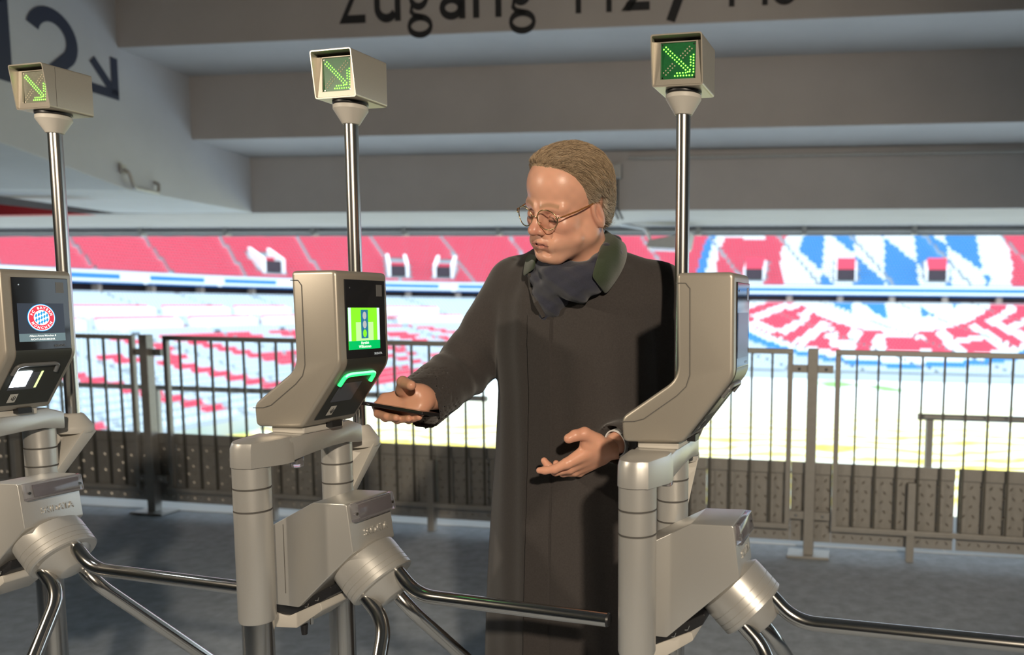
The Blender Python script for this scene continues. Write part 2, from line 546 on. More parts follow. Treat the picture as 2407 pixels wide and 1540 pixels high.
# lozenges of the tread plate
def lozenges(w, z0, z1):
    mb = MB()
    nx = int(w / 0.052)
    nz = int((z1 - z0) / 0.052)
    for i in range(nx):
        for j in range(nz):
            cx = (i + 0.5) * w / nx + (0.008 if j % 2 else -0.008)
            cz = z0 + (j + 0.5) * (z1 - z0) / nz
            a = R_(50 if (i + j) % 2 else 130)
            ux, uz = math.cos(a), math.sin(a)
            L, Wd = 0.0165, 0.0068
            mb.add([(cx - ux * L, -0.001, cz - uz * L), (cx + uz * Wd, -0.001, cz - ux * Wd), (cx + ux * L, -0.001, cz + uz * L), (cx - uz * Wd, -0.001, cz + ux * Wd), (cx, -0.0085, cz)],
                   [(0, 1, 4), (1, 2, 4), (2, 3, 4), (3, 0, 4)])
    return mb
def fence_panel(s0, s1, label, feet, gaps, slit=None):
    e = fence_empty('fence_panel', s0)
    L = s1 - s0
    fr = MB()
    t = 0.030
    fr.box(0, L, -t / 2, t / 2, FT - t, FT)
    fr.box(0, L, -t / 2, t / 2, 0.15, 0.15 + t)
    fr.box(0, t, -t / 2, t / 2, 0.15 + t, FT - t)
    fr.box(L - t, L, -t / 2, t / 2, 0.15 + t, FT - t)
    fr.obj('frame', 'galvanised', e, bevel=0.003)
    nb = int(round(L / 0.1175))
    for i in range(1, nb):
        o = bpy.data.objects.new('bar', BAR)
        COL.objects.link(o)
        o.parent = e
        o.location = (L * i / nb, 0, 0.18)
        o.scale = (1, 1, FT - 0.21)
    # plates behind the bars: a plain band on top, tread plates below
    xs_ = [0.0] + gaps + [L]
    for a, b in zip(xs_[:-1], xs_[1:]):
        a2, b2 = a + (0.009 if a == slit else 0.0), b - (0.009 if b == slit else 0.002)
        MB().box(a2, b2, 0.035, 0.05, 0.466, 0.535).obj('top_plate', 'galvanised', e, bevel=0.002)
        pl = MB().box(a2, b2, 0.055, 0.060, 0.066, 0.48).obj('tread_plate', 'galvanised', e)
        lz = lozenges(b2 - a2, 0.075, 0.455)
        lo = lz.obj('raised_pattern', 'tread_metal', e)
        lo.location = (a2, 0.055, 0)
        lo['kind'] = 'stuff'
    for f in feet:
        MB().box(f - 0.022, f + 0.022, -0.014, 0.03, 0.0, 0.45).obj('foot', 'galvanised', e, bevel=0.003)
    return e
fence_panel(-4.1, -0.092, 'barred guard fence panel at far left behind the left turnstile', [1.0, 3.0], [0.85, 1.85, 2.85])
fence_panel(0.136, 4.231, 'long barred guard fence panel behind the middle turnstile and the person', [0.75, 1.865, 3.1], [0.9, 1.88, 2.95, 3.6])
fence_panel(4.467, 8.6, 'barred guard fence panel at right in front of the big crest', [0.44, 1.6, 3.0], [0.685, 1.7, 2.7], 0.685)

for a_, b_ in ((-0.092, 0.136), (4.231, 4.467)):
    e = fence_empty('gap_plate', a_)
    MB().box(0, b_ - a_ - 0.002, 0.035, 0.05, 0.466, 0.535).obj('top_plate', 'galvanised', e, bevel=0.002)
    MB().box(0, b_ - a_ - 0.002, 0.055, 0.060, 0.066, 0.48).obj('tread_plate', 'galvanised', e)
    lo = lozenges(b_ - a_ - 0.002, 0.075, 0.455).obj('raised_pattern', 'tread_metal', e)
    lo.location = (0, 0.055, 0); lo['kind'] = 'stuff'

# railings of the seating below, beyond the fence
def railing(name, pts, posts, z, zdrop, label):
    e = empty(name, (0, 0, 0), 0, label, 'railing')
    MB().tube([(x, y, z) for x, y in pts], 0.022, 10).obj('handrail', 'galvanised', e, smooth=40)
    for x, y in posts:
        MB().box(x - 0.022, x + 0.022, y - 0.022, y + 0.022, z - zdrop, z - 0.02).obj('post', 'galvanised', e)
    return e
railing('stand_railing', [(-7.6, 7.3), (-1.6, 6.2)], [(-4.43, 6.72), (-2.62, 6.387), (-6.5, 7.1)], 0.705, 0.9, 'thin grey railing beyond the fence in front of the left seating')
railing('stand_railing', [(1.47, 5.55), (5.0, 5.0)], [(1.55, 5.54), (3.4, 5.25)], 0.695, 0.8, 'grey handrail beyond the fence at the far right')

# ================================================================== TURNSTILES
def decal_mesh(me, o, ex, ey, off=0.0):
    m = frame_mtx(o, ex, ey)
    me.transform(m @ Matrix.Translation((0, 0, off)))
    return me

mat('led_on', (0.1, 0.9, 0.1), 0.4, emit=(0.22, 1.0, 0.06), estr=3.2)
mat('led_off', (0.55, 0.48, 0.36), 0.4)
mat('pcb_green', (0.012, 0.12, 0.035), 0.35, noise=(160, 0.25, 3))
mat('pcb_grey', (0.20, 0.20, 0.16), 0.3, noise=(160, 0.25, 3))
mat('arch_green', (0.1, 0.8, 0.3), 0.3, emit=(0.01, 1.0, 0.16), estr=1.5)
mat('arch_core', (0.3, 0.9, 0.5), 0.3, emit=(0.28, 1.0, 0.45), estr=1.4)
mat('arch_dark', (0.16, 0.16, 0.16), 0.3)
mat('scr_lime', (0.1, 0.5, 0.02), 0.3, emit=(0.22, 0.88, 0.02), estr=0.95)
mat('scr_pale', (0.2, 0.5, 0.1), 0.3, emit=(0.52, 0.95, 0.36), estr=0.9)
mat('scr_side', (0.4, 0.5, 0.6), 0.3, emit=(0.62, 0.74, 0.86), estr=0.9)
mat('scr_green', (0.0, 0.3, 0.1), 0.3, emit=(0.0, 0.42, 0.09), estr=0.95)
mat('scr_blue', (0.02, 0.1, 0.2), 0.3, emit=(0.02, 0.15, 0.26), estr=0.9)
mat('scr_grey', (0.3, 0.3, 0.3), 0.3, emit=(0.38, 0.42, 0.42), estr=0.9)
mat('scr_white', (0.8, 0.8, 0.8), 0.3, emit=(0.9, 0.93, 0.9), estr=0.9)
mat('scr_red', (0.5, 0.02, 0.05), 0.3, emit=(0.62, 0.03, 0.06), estr=0.9)
mat('scr_cyan', (0.02, 0.25, 0.6), 0.3, emit=(0.01, 0.25, 0.55), estr=0.9)
mat('scr_dark', (0.02, 0.025, 0.035), 0.25, emit=(0.022, 0.028, 0.045), estr=0.8)
mat('scr_bar', (0.1, 0.15, 0.17), 0.3, emit=(0.10, 0.15, 0.17), estr=0.9)
mat('scan_white', (0.9, 0.9, 0.9), 0.3, emit=(0.85, 0.95, 1.0), estr=30)
mat('scan_lime', (0.7, 0.9, 0.3), 0.3, emit=(0.75, 0.95, 0.35), estr=1.2)
mat('scan_dark', (0.11, 0.115, 0.135), 0.2)
mat('label_white', (0.62, 0.60, 0.55), 0.6)

def reader_poly():
    return [(0.052, 1.481), (0.162, 1.483), (0.164, 1.289), (0.066, 1.160), (-0.053, 1.156), (-0.056, 1.204), (0.056, 1.283)]

def make_turnstile(kind, pose, label):
    X, Y, a = pose
    T = empty('turnstile', (X, Y, 0), -a, label, 'turnstile', 'row of three access turnstiles')
    # ---- front post
    fp = MB().lathe([(0.0300, 0.0), (0.0300, 0.80)], 32).obj('front_post', 'steel_brushed', T, smooth=40)
    pr = [(0.030, 0.766), (0.0335, 0.766), (0.0355, 0.772)]
    for zz in (0.998, 1.044):
        pr += [(0.0355, zz - 0.0022), (0.0338, zz - 0.0012), (0.0338, zz + 0.0012), (0.0355, zz + 0.0022)]
    pr += [(0.0355, 1.0875), (0.033, 1.0885)]
    MB().lathe(pr, 40).obj('post_sleeve', 'silver_paint', fp, smooth=30)
    for zz in (0.998, 1.044, 1.088):
        MB().lathe([(0.0352, zz - 0.0011), (0.0358, zz - 0.0009), (0.0358, zz + 0.0009), (0.0352, zz + 0.0011)], 40).obj('seam_ring', 'seam_dark', fp, smooth=30)
    # ---- rear post
    rp = MB().lathe([(0.0285, 0.0), (0.0285, 0.80)], 32, (0, 0.245)).obj('rear_post', 'steel_brushed', T, smooth=40)
    pr = [(0.0285, 0.766), (0.0320, 0.766), (0.0335, 0.772)]
    for zz in (0.962, 1.007, 1.052):
        pr += [(0.0335, zz - 0.0022), (0.0318, zz - 0.0012), (0.0318, zz + 0.0012), (0.0335, zz + 0.0022)]
    pr += [(0.0335, 1.100)]
    MB().lathe(pr, 40, (0, 0.245)).obj('post_sleeve', 'silver_paint', rp, smooth=30)
    for zz in (0.962, 1.007, 1.052):
        MB().lathe([(0.0332, zz - 0.0011), (0.0338, zz - 0.0009), (0.0338, zz + 0.0009), (0.0332, zz + 0.0011)], 40, (0, 0.245)).obj('seam_ring', 'seam_dark', rp, smooth=30)
    # ---- bridge: cap over the front post and an arched beam running back
    cap = [(0.052, 0.030), (0.030, -0.030)]
    cap += [(0.0375 * math.cos(R_(t)), 0.0375 * math.sin(R_(t))) for t in range(300, 175, -12)]
    cap += [(-0.0375, 0.060), (0.052, 0.060)]
    MBc = MB()
    nC = len(cap)
    for z, sc in ((1.0885, 1.0), (1.126, 0.985), (1.1365, 0.92), (1.139, 0.80)):
        MBc.v += [(x * sc + 0.004 * (1 - sc), (y_ - 0.03) * sc + 0.03, z + (0.0 if z < 1.13 else (y_ + 0.04) * 0.06)) for x, y_ in cap]
    for L_ in range(3):
        for i in range(nC):
            j = (i + 1) % nC
            MBc.f.append((L_ * nC + i, L_ * nC + j, (L_ + 1) * nC + j, (L_ + 1) * nC + i))
    MBc.f += [tuple(range(nC)), tuple(3 * nC + i for i in range(nC))]
    MBc.obj('bridge_cap', 'silver_paint', T, smooth=35)
    br = [(0.050, 1.089)]
    br += [(0.05 + 0.215 * t, 1.089 + 0.017 * math.sin(math.pi * min(1, t * 1.15) * 0.5) - 0.006 * max(0, t - 0.6)) for t in (0.2, 0.4, 0.6, 0.8)]
    br += [(0.272, 1.098), (0.272, 1.139), (0.232, 1.154), (0.14, 1.148), (0.050, 1.139)]
    MB().prism(br, -0.033, 0.0505, 'x').obj('bridge', 'silver_paint', T, bevel=0.004, smooth=35)
    # little clear catch hanging below the bridge
    ck = MB().box(0.020, 0.042, 0.078, 0.100, 1.070, 1.098).obj('hanging_catch', 'clear_lens', T, bevel=0.005, smooth=40)
    MB().box(0.026, 0.036, 0.084, 0.094, 1.078, 1.106).obj('catch_pin', 'steel', ck)
    # ---- pole with bracket
    bk = MB()
    bk.lathe([(0.022, 1.095), (0.043, 1.075), (0.043, 1.092), (0.0225, 1.124), (0.017, 1.126)], 24, (-0.009, 0.337))
    bk.add([(-0.035, 0.245, 0.975), (0.030, 0.245, 0.975), (0.036, 0.33, 1.085), (-0.05, 0.33, 1.085),
            (-0.020, 0.265, 0.955), (0.018, 0.265, 0.955), (0.022, 0.375, 1.078), (-0.040, 0.375, 1.078)],
           [(0, 1, 2, 3), (4, 7, 6, 5), (0, 4, 5, 1), (1, 5, 6, 2), (2, 6, 7, 3), (3, 7, 4, 0)])
    bk.obj('pole_bracket', 'beige_plastic', T, bevel=0.003, smooth=35)
    MB().lathe([(0.0155, 1.11), (0.0155, 1.845)], 28, (-0.009, 0.337)).obj('pole', 'steel_brushed', T, smooth=40)
    MB().lathe([(0.0165, 1.828), (0.019, 1.829), (0.0385, 1.861), (0.0385, 1.869), (0.034, 1.872)], 40, (-0.009, 0.337)).obj('pole_collar', 'beige_plastic', T, smooth=30)
    MB().lathe([(0.037, 1.871), (0.039, 1.873), (0.039, 1.879), (0.036, 1.881)], 40, (-0.009, 0.337)).obj('swivel_ring', 'black_plastic', T, smooth=40)
    # ---- light box: hollow visor shell leaning forward at the top, recessed face
    x0, x1, yk = -0.066, 0.045, 0.398
    zb, zt = 1.878, 1.981
    yb0, yt0 = 0.290, 0.276
    box = MB()
    t = 0.0028
    outer = fillet([(x0, zb), (x1, zb), (x1, zt), (x0, zt)], 0.006, 4)
    inner = fillet([(x0 + t, zb + t), (x1 - t, zb + t), (x1 - t, zt - t), (x0 + t, zt - t)], 0.004, 4)
    nO = len(outer)
    yf = lambda z: yb0 + (yt0 - yb0) * (z - zb) / (zt - zb)
    vs = [(x, yf(z), z) for x, z in outer] + [(x, yf(z), z) for x, z in inner] + [(x, yk - 0.003 * 0, z) for x, z in outer] + [(x, 0.335, z) for x, z in inner]
    fs = []
    for i in range(nO):
        j = (i + 1) % nO
        fs += [(i, j, nO + j, nO + i), (i, 2 * nO + i, 2 * nO + j, j), (nO + i, nO + j, 3 * nO + j, 3 * nO + i)]
    fs.append(tuple(2 * nO + i for i in range(nO)))
    box.add(vs, fs)
    lb = box.obj('light_box', 'champagne_paint', T, smooth=30)
    # face frame (bezel) recessed 14 mm at the top
    zf0, zf1 = zb + 0.004, zt - 0.004
    yfc = lambda z: 0.2925 + 0.004 * (z - zf0) / (zf1 - zf0)
    xi0, xi1, zi0, zi1 = -0.049, 0.0275, 1.8935, 1.9685
    fr = MB()
    O4 = [(x0 + t, zf0), (x1 - t, zf0), (x1 - t, zf1 - 0.006), (x0 + t, zf1 - 0.006)]
    I4 = [(xi0, zi0), (xi1, zi0), (xi1, zi1), (xi0, zi1)]
    vs = [(x, yfc(z), z) for x, z in O4] + [(x, yfc(z), z) for x, z in I4] + [(x, yfc(z) + 0.004, z) for x, z in I4]
    fs = []
    for i in range(4):
        j = (i + 1) % 4
        fs += [(i, j, 4 + j, 4 + i), (4 + i, 4 + j, 8 + j, 8 + i)]
    fr.add(vs, fs)
    fr.obj('bezel', 'champagne_paint', lb)
    ym = yfc(1.93) + 0.004
    bd = MB().box(xi0 - 0.001, xi1 + 0.001, ym, ym + 0.003, zi0 - 0.001, zi1 + 0.001).obj('circuit_board', 'pcb_grey' if kind == 'L' else 'pcb_green', lb)
    # LED positions in a 20 x 20 grid over the board
    def P20(i, j):
        return xi0 + 0.005 + (xi1 - xi0 - 0.010) * i / 14.0, zi1 - 0.007 - (zi1 - zi0 - 0.014) * j / 14.0
    on, off = set(), set()
    for k in range(12):
        on.add((0.3 + k, 1.3 + k)); on.add((1.3 + k, 0.3 + k))
    for k in range(7):
        on.add((13.9, 4.4 + k * 1.33)); on.add((5.4 + k * 1.33, 13.9))
    for k in range(4):
        on.add((12.6, 5.3 + k * 1.33)); on.add((6.4 + k * 1.33, 12.6))
    on |= {(12.2, 12.2)}
    for k in range(5):
        off.add((0.2 + k, 12.2 - k)); off.add((1.3 + k, 13.2 - k))
        off.add((8.0 + k, 4.6 - k)); off.add((9.1 + k, 5.6 - k))
    for nm, ss, mm in (('led_arrow', on, 'led_on'), ('unlit_led', off, 'led_off')):
        mb = MB()
        for i, j in sorted(ss):
            px, pz = P20(i, j)
            n6 = 8
            r0 = 0.00175
            b0 = len(mb.v)
            mb.v += [(px + r0 * math.cos(2 * math.pi * q / n6), ym - 0.0005, pz + r0 * math.sin(2 * math.pi * q / n6)) for q in range(n6)]
            mb.v += [(px, ym - 0.002, pz)]
            mb.f += [(b0 + q, b0 + (q + 1) % n6, b0 + n6) for q in range(n6)]
        o = mb.obj(nm, mm, bd)
        o['kind'] = 'stuff'
    for px, pz in ((xi0 + 0.004, zi0 + 0.004), (xi1 - 0.004, zi0 + 0.004), (xi0 + 0.004, zi1 - 0.004), (xi1 - 0.004, zi1 - 0.004)):
        MB().lathe([(0.002, 0), (0.0018, 0.001)], 10).xf(Matrix.Translation((px, ym, pz)) @ Matrix.Rotation(R_(90), 4, 'X')).obj('screw', 'steel', bd)
    if kind == 'L':
        MB().box(x1, x1 + 0.0005, 0.306, 0.3065, zb + 0.006, zt - 0.004).obj('seam', 'seam_dark', lb)

    # ---- reader
    rpoly = fillet(reader_poly(), [0.010, 0.012, 0.045, 0.018, 0.012, 0.022, 0.05], 6)
    rd = MB().prism(rpoly, 0.068, 0.226, 'y').obj('reader', 'champagne_paint', T, bevel=0.0075, bseg=4, smooth=50)
    # back cover strip following the inner edge, with a dark seam line
    bc = [(0.0515, 1.462), (0.070, 1.462), (0.0785, 1.452), (0.080, 1.290), (0.073, 1.268), (0.055, 1.250), (-0.010, 1.203), (-0.030, 1.197), (-0.057, 1.1955)]
    sv, sf = stroke(bc, 0.0016)
    sm = MB().add([(x, 0.0672, z) for x, z, _ in sv], sf)
    sm.obj('cover_seam', 'seam_dark', rd)
    # seat of the reader on the bridge
    MB().box(-0.028, 0.055, 0.085, 0.205, 1.143, 1.160).obj('reader_mount', 'beige_plastic', T, bevel=0.003)
    MB().box(0.030, 0.072, 0.150, 0.180, 1.150, 1.163).obj('mount_latch', 'black_plastic', T)
    # dark glass: upper vertical pane and lower slanted pane
    gx = 0.1652
    y0, y1 = 0.090, 0.2135
    up = MB().box(gx - 0.004, gx, y0, y1, 1.303, 1.4655).obj('upper_glass', 'panel_glass', rd, bevel=0.0012)
    s0, s1 = Vector((0.164, 1.289)), Vector((0.066, 1.160))
    sd = (s1 - s0).normalized()
    sn = Vector((-sd.y, sd.x))
    if sn.x < 0: sn = -sn
    def SL(t, y_, off=0.0):
        """point on the slanted face: t metres down from the bend"""
        p = s0 + sd * t + sn * (0.0014 + off)
        return (p.x, y_, p.y)
    lo = MB()
    # the pane bends round from vertical to slanted
    ring = [(gx, 1.303)]
    b0_, b1_, b2_ = Vector((0.164, 1.304)), s0, s0 + sd * 0.016
    for q in range(1, 7):
        w_ = q / 6
        p = (1 - w_) ** 2 * b0_ + 2 * w_ * (1 - w_) * b1_ + w_ * w_ * b2_
        nv = (Vector((1, 0)) * (1 - w_) + sn * w_).normalized()
        ring.append(tuple(p + nv * 0.0014))
    ring += [tuple(s0 + sd * t + sn * 0.0014) for t in (0.04, 0.145)]
    for x, z in ring:
        lo.v += [(x, y0, z), (x, y1, z)]
    for i in range(len(ring) - 1):
        lo.f.append((2 * i, 2 * i + 1, 2 * i + 3, 2 * i + 2))
    slant = lo.obj('lower_glass', 'panel_matte', rd, smooth=60)
    # scanner window
    def quad(name, t0_, t1_, ya, yb_, off, m, parent):
        return MB().add([SL(t0_, ya, off), SL(t0_, yb_, off), SL(t1_, yb_, off), SL(t1_, ya, off)], [(0, 1, 2, 3)]).obj(name, m, parent)
    win = quad('scan_window', 0.046, 0.098, 0.104, 0.168, 0.0006, 'scan_dark', slant)
    arch = [SL(0.050, 0.0985, 0.002), SL(0.027, 0.100, 0.002), SL(0.022, 0.110, 0.002), SL(0.022, 0.182, 0.002), SL(0.026, 0.190, 0.002), SL(0.046, 0.1915, 0.002)]
    am = 'arch_green' if kind == 'M' else 'arch_dark'
    ar = MB().tube(fillet3(arch, 0.008), 0.0046, 8).obj('light_arch', am, slant, smooth=50)
    if kind == 'M':
        MB().tube([Vector(p) + Vector((0.0032, 0, 0.002)) for p in fillet3(arch, 0.008)], 0.0024, 6).obj('arch_core', 'arch_core', ar, smooth=50)
        ar['label'] = 'glowing green light arch'
    if kind == 'L':
        quad('scan_lamp', 0.043, 0.088, 0.106, 0.140, 0.0012, 'scan_white', win)['label'] = 'bright white scanner light'
        quad('scan_strip', 0.044, 0.094, 0.1605, 0.1655, 0.0012, 'scan_lime', win)
    lab = quad('sticker', 0.110, 0.136, 0.117, 0.1345, 0.0006, 'label_white', slant)
    for q in range(3):
        a_ = 0.0035 + q * 0.003
        pts = [Vector(SL(0.123 + a_ * math.sin(R_(t)), 0.120 + a_ * math.cos(R_(t)) * 1.2, 0.0012)) for t in (-50, -20, 20, 50)]
        MB().tube(pts, 0.0006, 4).obj('wave_mark', 'paint_black', lab)
    # sensor details
    MB().lathe([(0.0022, 0), (0.0016, 0.001)], 10).xf(Matrix.Translation((gx, 0.104, 1.449)) @ Matrix.Rotation(R_(90), 4, 'Y')).obj('sensor', 'steel', up)
    MB().box(gx, gx + 0.0004, 0.185, 0.203, 1.432, 1.4565).obj('sensor_window', 'arch_dark', up)
    # screen
    ex, ey = (0, 1, 0), (0, 0, 1)
    def rect(name, ya, yb_, za, zb_, m, parent, off):
        return MB().add([(gx + off, ya, za), (gx + off, yb_, za), (gx + off, yb_, zb_), (gx + off, ya, zb_)], [(0, 1, 2, 3)]).obj(name, m, parent)
    def disc(name, cy, cz, ry, rz_, m, parent, off, n=28):
        return MB().add([(gx + off, cy + ry * math.cos(2 * math.pi * k / n), cz + rz_ * math.sin(2 * math.pi * k / n)) for k in range(n)], [tuple(range(n))]).obj(name, m, parent)
    def words(name, body, cy, cz, size, m, parent, off, bold=0.0, squeeze=1.0):
        me = text_mesh(body, 1.0, 'CENTER', bold=bold)
        me.transform(Matrix.Diagonal((size * squeeze, size, size, 1)))
        me.transform(frame_mtx((gx + off, cy, cz), ex, ey))
        return link(name, me, m, parent)
    words('lettering', 'SKIDATA', 0.186, 1.3088, 0.0062, 'arch_dark' if kind != 'M' else 'scr_grey', up, 0.0008, 0.02)
    if kind == 'M':
        ya, yb_, za, zb_ = 0.0955, 0.1925, 1.3215, 1.4080
        sc = rect('screen', ya, yb_, za, zb_, 'scr_lime', up, 0.0006)
        sc['label'] = 'bright green screen with a traffic light picture'
        rect('side_strip', ya, ya + 0.008, za + 0.018, zb_, 'scr_side', sc, 0.001)
        rect('side_strip', yb_ - 0.008, yb_, za + 0.018, zb_, 'scr_side', sc, 0.001)
        rect('glow_field', 0.118, 0.172, za + 0.018, zb_ - 0.03, 'scr_pale', sc, 0.0009)
        rect('text_bar', ya, yb_, za, za + 0.018, 'scr_green', sc, 0.0011)
        rect('signal_body', 0.1335, 0.1555, za + 0.0225, zb_ - 0.0045, 'scr_blue', sc, 0.0012)
        for q, mm in enumerate(('scr_grey', 'scr_grey', 'scr_lime')):
            disc('signal_lamp', 0.1445, zb_ - 0.0165 - q * 0.0185, 0.0058, 0.0082, mm, sc, 0.0014)
        words('lettering', 'Herzlich', 0.144, za + 0.0105, 0.0086, 'scr_white', sc, 0.0014, 0.012, 0.85)
        words('lettering', 'Willkommen', 0.144, za + 0.0030, 0.0086, 'scr_white', sc, 0.0014, 0.012, 0.85)
    elif kind == 'L':
        ya, yb_, za, zb_ = 0.098, 0.200, 1.322, 1.408
        sc = rect('screen', ya, yb_, za, zb_, 'scr_dark', up, 0.0006)
        sc['label'] = 'dark screen showing a round red, white and blue crest'
        rect('text_bar', ya, yb_, za, za + 0.018, 'scr_bar', sc, 0.001)
        words('lettering', 'Allianz Arena München 8', 0.149, za + 0.0108, 0.0058, 'scr_white', sc, 0.0013, 0.012)
        words('lettering', 'RICHTUNGSUMKEHR', 0.149, za + 0.0028, 0.0056, 'scr_white', sc, 0.0013, 0.012)
        cy, cz = 0.1485, 1.3755
        for nm, r, mm, of in (('crest_ring', 0.0310, 'scr_cyan', 0.0010), ('crest_ring', 0.0295, 'scr_white', 0.0012), ('crest_ring', 0.0278, 'scr_red', 0.0014), ('crest_ring', 0.0172, 'scr_white', 0.0016)):
            disc(nm, cy, cz, r, r, mm, sc, of, 48)
        # slanted blue lozenges inside
        lz = MB()
        for i in range(-4, 5):
            for j in range(-4, 5):
                c_y, c_z = i * 0.0060, j * 0.0100 + i * 0.0026
                if (c_y) ** 2 + (c_z) ** 2 > 0.0158 ** 2: continue
                b0 = len(lz.v)
                for dy, dz in ((0, 0.0050), (0.0030, 0.0013), (0, -0.0050), (-0.0030, -0.0013)):
                    ly, lz_ = c_y + dy, c_z + dz
                    kk = min(1.0, 0.0164 / max(1e-6, math.hypot(ly, lz_)))
                    lz.v.append((gx + 0.0019, cy + ly * kk, cz + lz_ * kk))
                lz.f.append((b0, b0 + 1, b0 + 2, b0 + 3))
        lz.obj('crest_lozenges', 'scr_cyan', sc)
        def ring_text(body, a_mid, step, flip):
            for q, chh in enumerate(body):
                if chh == ' ': continue
                a_ = a_mid + (q - (len(body) - 1) / 2) * step * (1 if flip else -1)
                rr = 0.0198 if not flip else 0.0256
                me = text_mesh(chh, 1.0, 'CENTER', bold=0.035)
                ry_, rz_ = math.cos(R_(a_)), math.sin(R_(a_))
                ex2 = Vector((0, rz_, -ry_)) if not flip else Vector((0, -rz_, ry_))
                ey2 = Vector((0, ry_, rz_)) if not flip else Vector((0, -ry_, -rz_))
                me.transform(Matrix.Diagonal((0.0078, 0.0078, 1, 1)))
                me.transform(frame_mtx((gx + 0.0018, cy + rr * ry_, cz + rr * rz_), ex2, ey2))
                link('lettering', me, 'scr_white', sc)
        ring_text('FC BAYERN', 90, 17.5, False)
        ring_text('MÜNCHEN', 270, 19.5, True)
    else:
        rect('screen', 0.0955, 0.1985, 1.3215, 1.408, 'scr_dark', up, 0.0006)

    # ---- housing with the tripod
    hp = [(-0.022, 0.946), (0.0845, 1.003), (0.168, 1.006), (0.181, 0.905), (0.038, 0.772), (-0.022, 0.772)]
    hs = MB().prism(fillet(hp, [0.0, 0.006, 0.006, 0.006, 0.008, 0.0], 4), 0.070, 0.204, 'y').obj('housing', 'silver_paint', T, bevel=0.0035, bseg=3, smooth=35)
    MB().box(0.0062, 0.0072, 0.0692, 0.0705, 0.800, 0.950).obj('housing_seam', 'seam_dark', hs)
    # clear signal lens on the right face
    lp = [(0.1700, 1.0045), (0.1765, 1.0035), (0.1815, 0.966), (0.1735, 0.966)]
    ln = MB().prism([(0.166, 1.0045), (0.1780, 1.0040), (0.1845, 0.966), (0.1735, 0.966)], 0.078, 0.208, 'y').obj('signal_lens', 'clear_lens', hs, bevel=0.002, smooth=40)
    MB().prism([(0.1685, 0.998), (0.1735, 0.998), (0.178, 0.972), (0.174, 0.972)], 0.098, 0.200, 'y').obj('lens_core', 'lens_core', ln)
    for yy in (0.086, 0.2):
        MB().lathe([(0.0035, 0), (0.0035, 0.006)], 10).xf(Matrix.Translation((0.176, yy, 0.983)) @ Matrix.Rotation(R_(90), 4, 'Y')).obj('lens_screw', 'steel', ln)
    # embossed maker's lettering
    me = text_mesh('SKIDATA', 1.0, 'CENTER', extrude=0.16, bold=0.012)
    me.transform(Matrix.Diagonal((0.0185, 0.0205, 0.014, 1)))
    dx = Vector((0.168 - 0.181, 0, 1.006 - 0.905)).normalized()
    me.transform(frame_mtx((0.1779, 0.148, 0.930), (0, 1, 0), dx))
    link('lettering', me, 'silver_paint', hs)
    # black latch and beige cover under the housing
    lt = MB().prism(fillet([(-0.046, 0.776), (0.030, 0.776), (0.114, 0.826), (0.108, 0.800), (0.034, 0.752), (-0.015, 0.744), (-0.046, 0.752)], 0.006, 3), 0.084, 0.176, 'y').obj('under_latch', 'black_plastic', T, bevel=0.002, smooth=40)
    for q in (0.045, 0.072):
        MB().tube([(q, 0.082, 0.770 + (q - 0.045) * 0.62), (q + 0.006, 0.082, 0.771 + (q - 0.045) * 0.62), (q + 0.009, 0.082, 0.779 + (q - 0.045) * 0.62)], 0.0014, 6).obj('latch_clip', 'steel', lt)
    MB().prism(fillet([(-0.052, 0.750), (0.0, 0.744), (0.086, 0.786), (0.090, 0.768), (0.022, 0.721), (-0.046, 0.715), (-0.055, 0.724)], 0.006, 3), 0.080, 0.182, 'y').obj('under_cover', 'beige_plastic', T, bevel=0.003, bseg=3, smooth=40)
    MB().lathe([(0.006, 0.700), (0.008, 0.722)], 12, (0.024, 0.10)).obj('cable_gland', 'black_plastic', T)
    MB().lathe([(0.004, 0.733), (0.0045, 0.748)], 10, (0.058, 0.085)).obj('cover_screw', 'steel', T)
    # hub and three arms on a 45 degree axis
    axn = Vector((0.7071, 0, -0.7071)); e1 = Vector((0.7071, 0, 0.7071)); e2 = Vector((0, 1, 0))
    hc = Vector((0.178, 0.140, 0.841))
    Hm = Matrix.Identity(4)
    for i in range(3):
        Hm[i][0], Hm[i][1], Hm[i][2], Hm[i][3] = e1[i], e2[i], axn[i], hc[i]
    g = 0.0006
    hubp = [(0.050, -0.052), (0.070, -0.040), (0.071, -0.030)]
    for zz in (-0.010, 0.006, 0.018):
        hubp += [(0.071, zz - 0.0009), (0.0698, zz - 0.0004), (0.0698, zz + 0.0004), (0.071, zz + 0.0009)]
    hubp += [(0.071, 0.027), (0.068, 0.030), (0.055, 0.031)]
    hub = MB().lathe(hubp, 48).xf(Hm).obj('hub', 'silver_paint', T, smooth=28)
    MB().lathe([(0.056, 0.030), (0.052, 0.034), (0.030, 0.066), (0.026, 0.068)], 36).xf(Hm).obj('hub_nose', 'silver_paint', hub, smooth=30)
    tipd = {'M': 0.437, 'R': 0.427, 'L': 0.427}[kind]
    for k in range(3):
        ang = R_(120 * k)
        rad = e1 * math.cos(ang) + e2 * math.sin(ang)
        r0 = 0.046
        a0 = hc + axn * 0.012 + rad * r0
        a1 = hc + axn * 0.100 + rad * r0
        d = (axn + rad).normalized()
        a2 = a1 + d * tipd
        arm = MB().tube(fillet3([a0, a1, a2], 0.045, 10), 0.0148, 20).obj('arm', 'steel', T, smooth=45)
        MB().tube([a2 - d * 0.001, a2 + d * 0.004], [0.0145, 0.012], 20).obj('end_cap', 'black_plastic', arm, smooth=45)
    return T

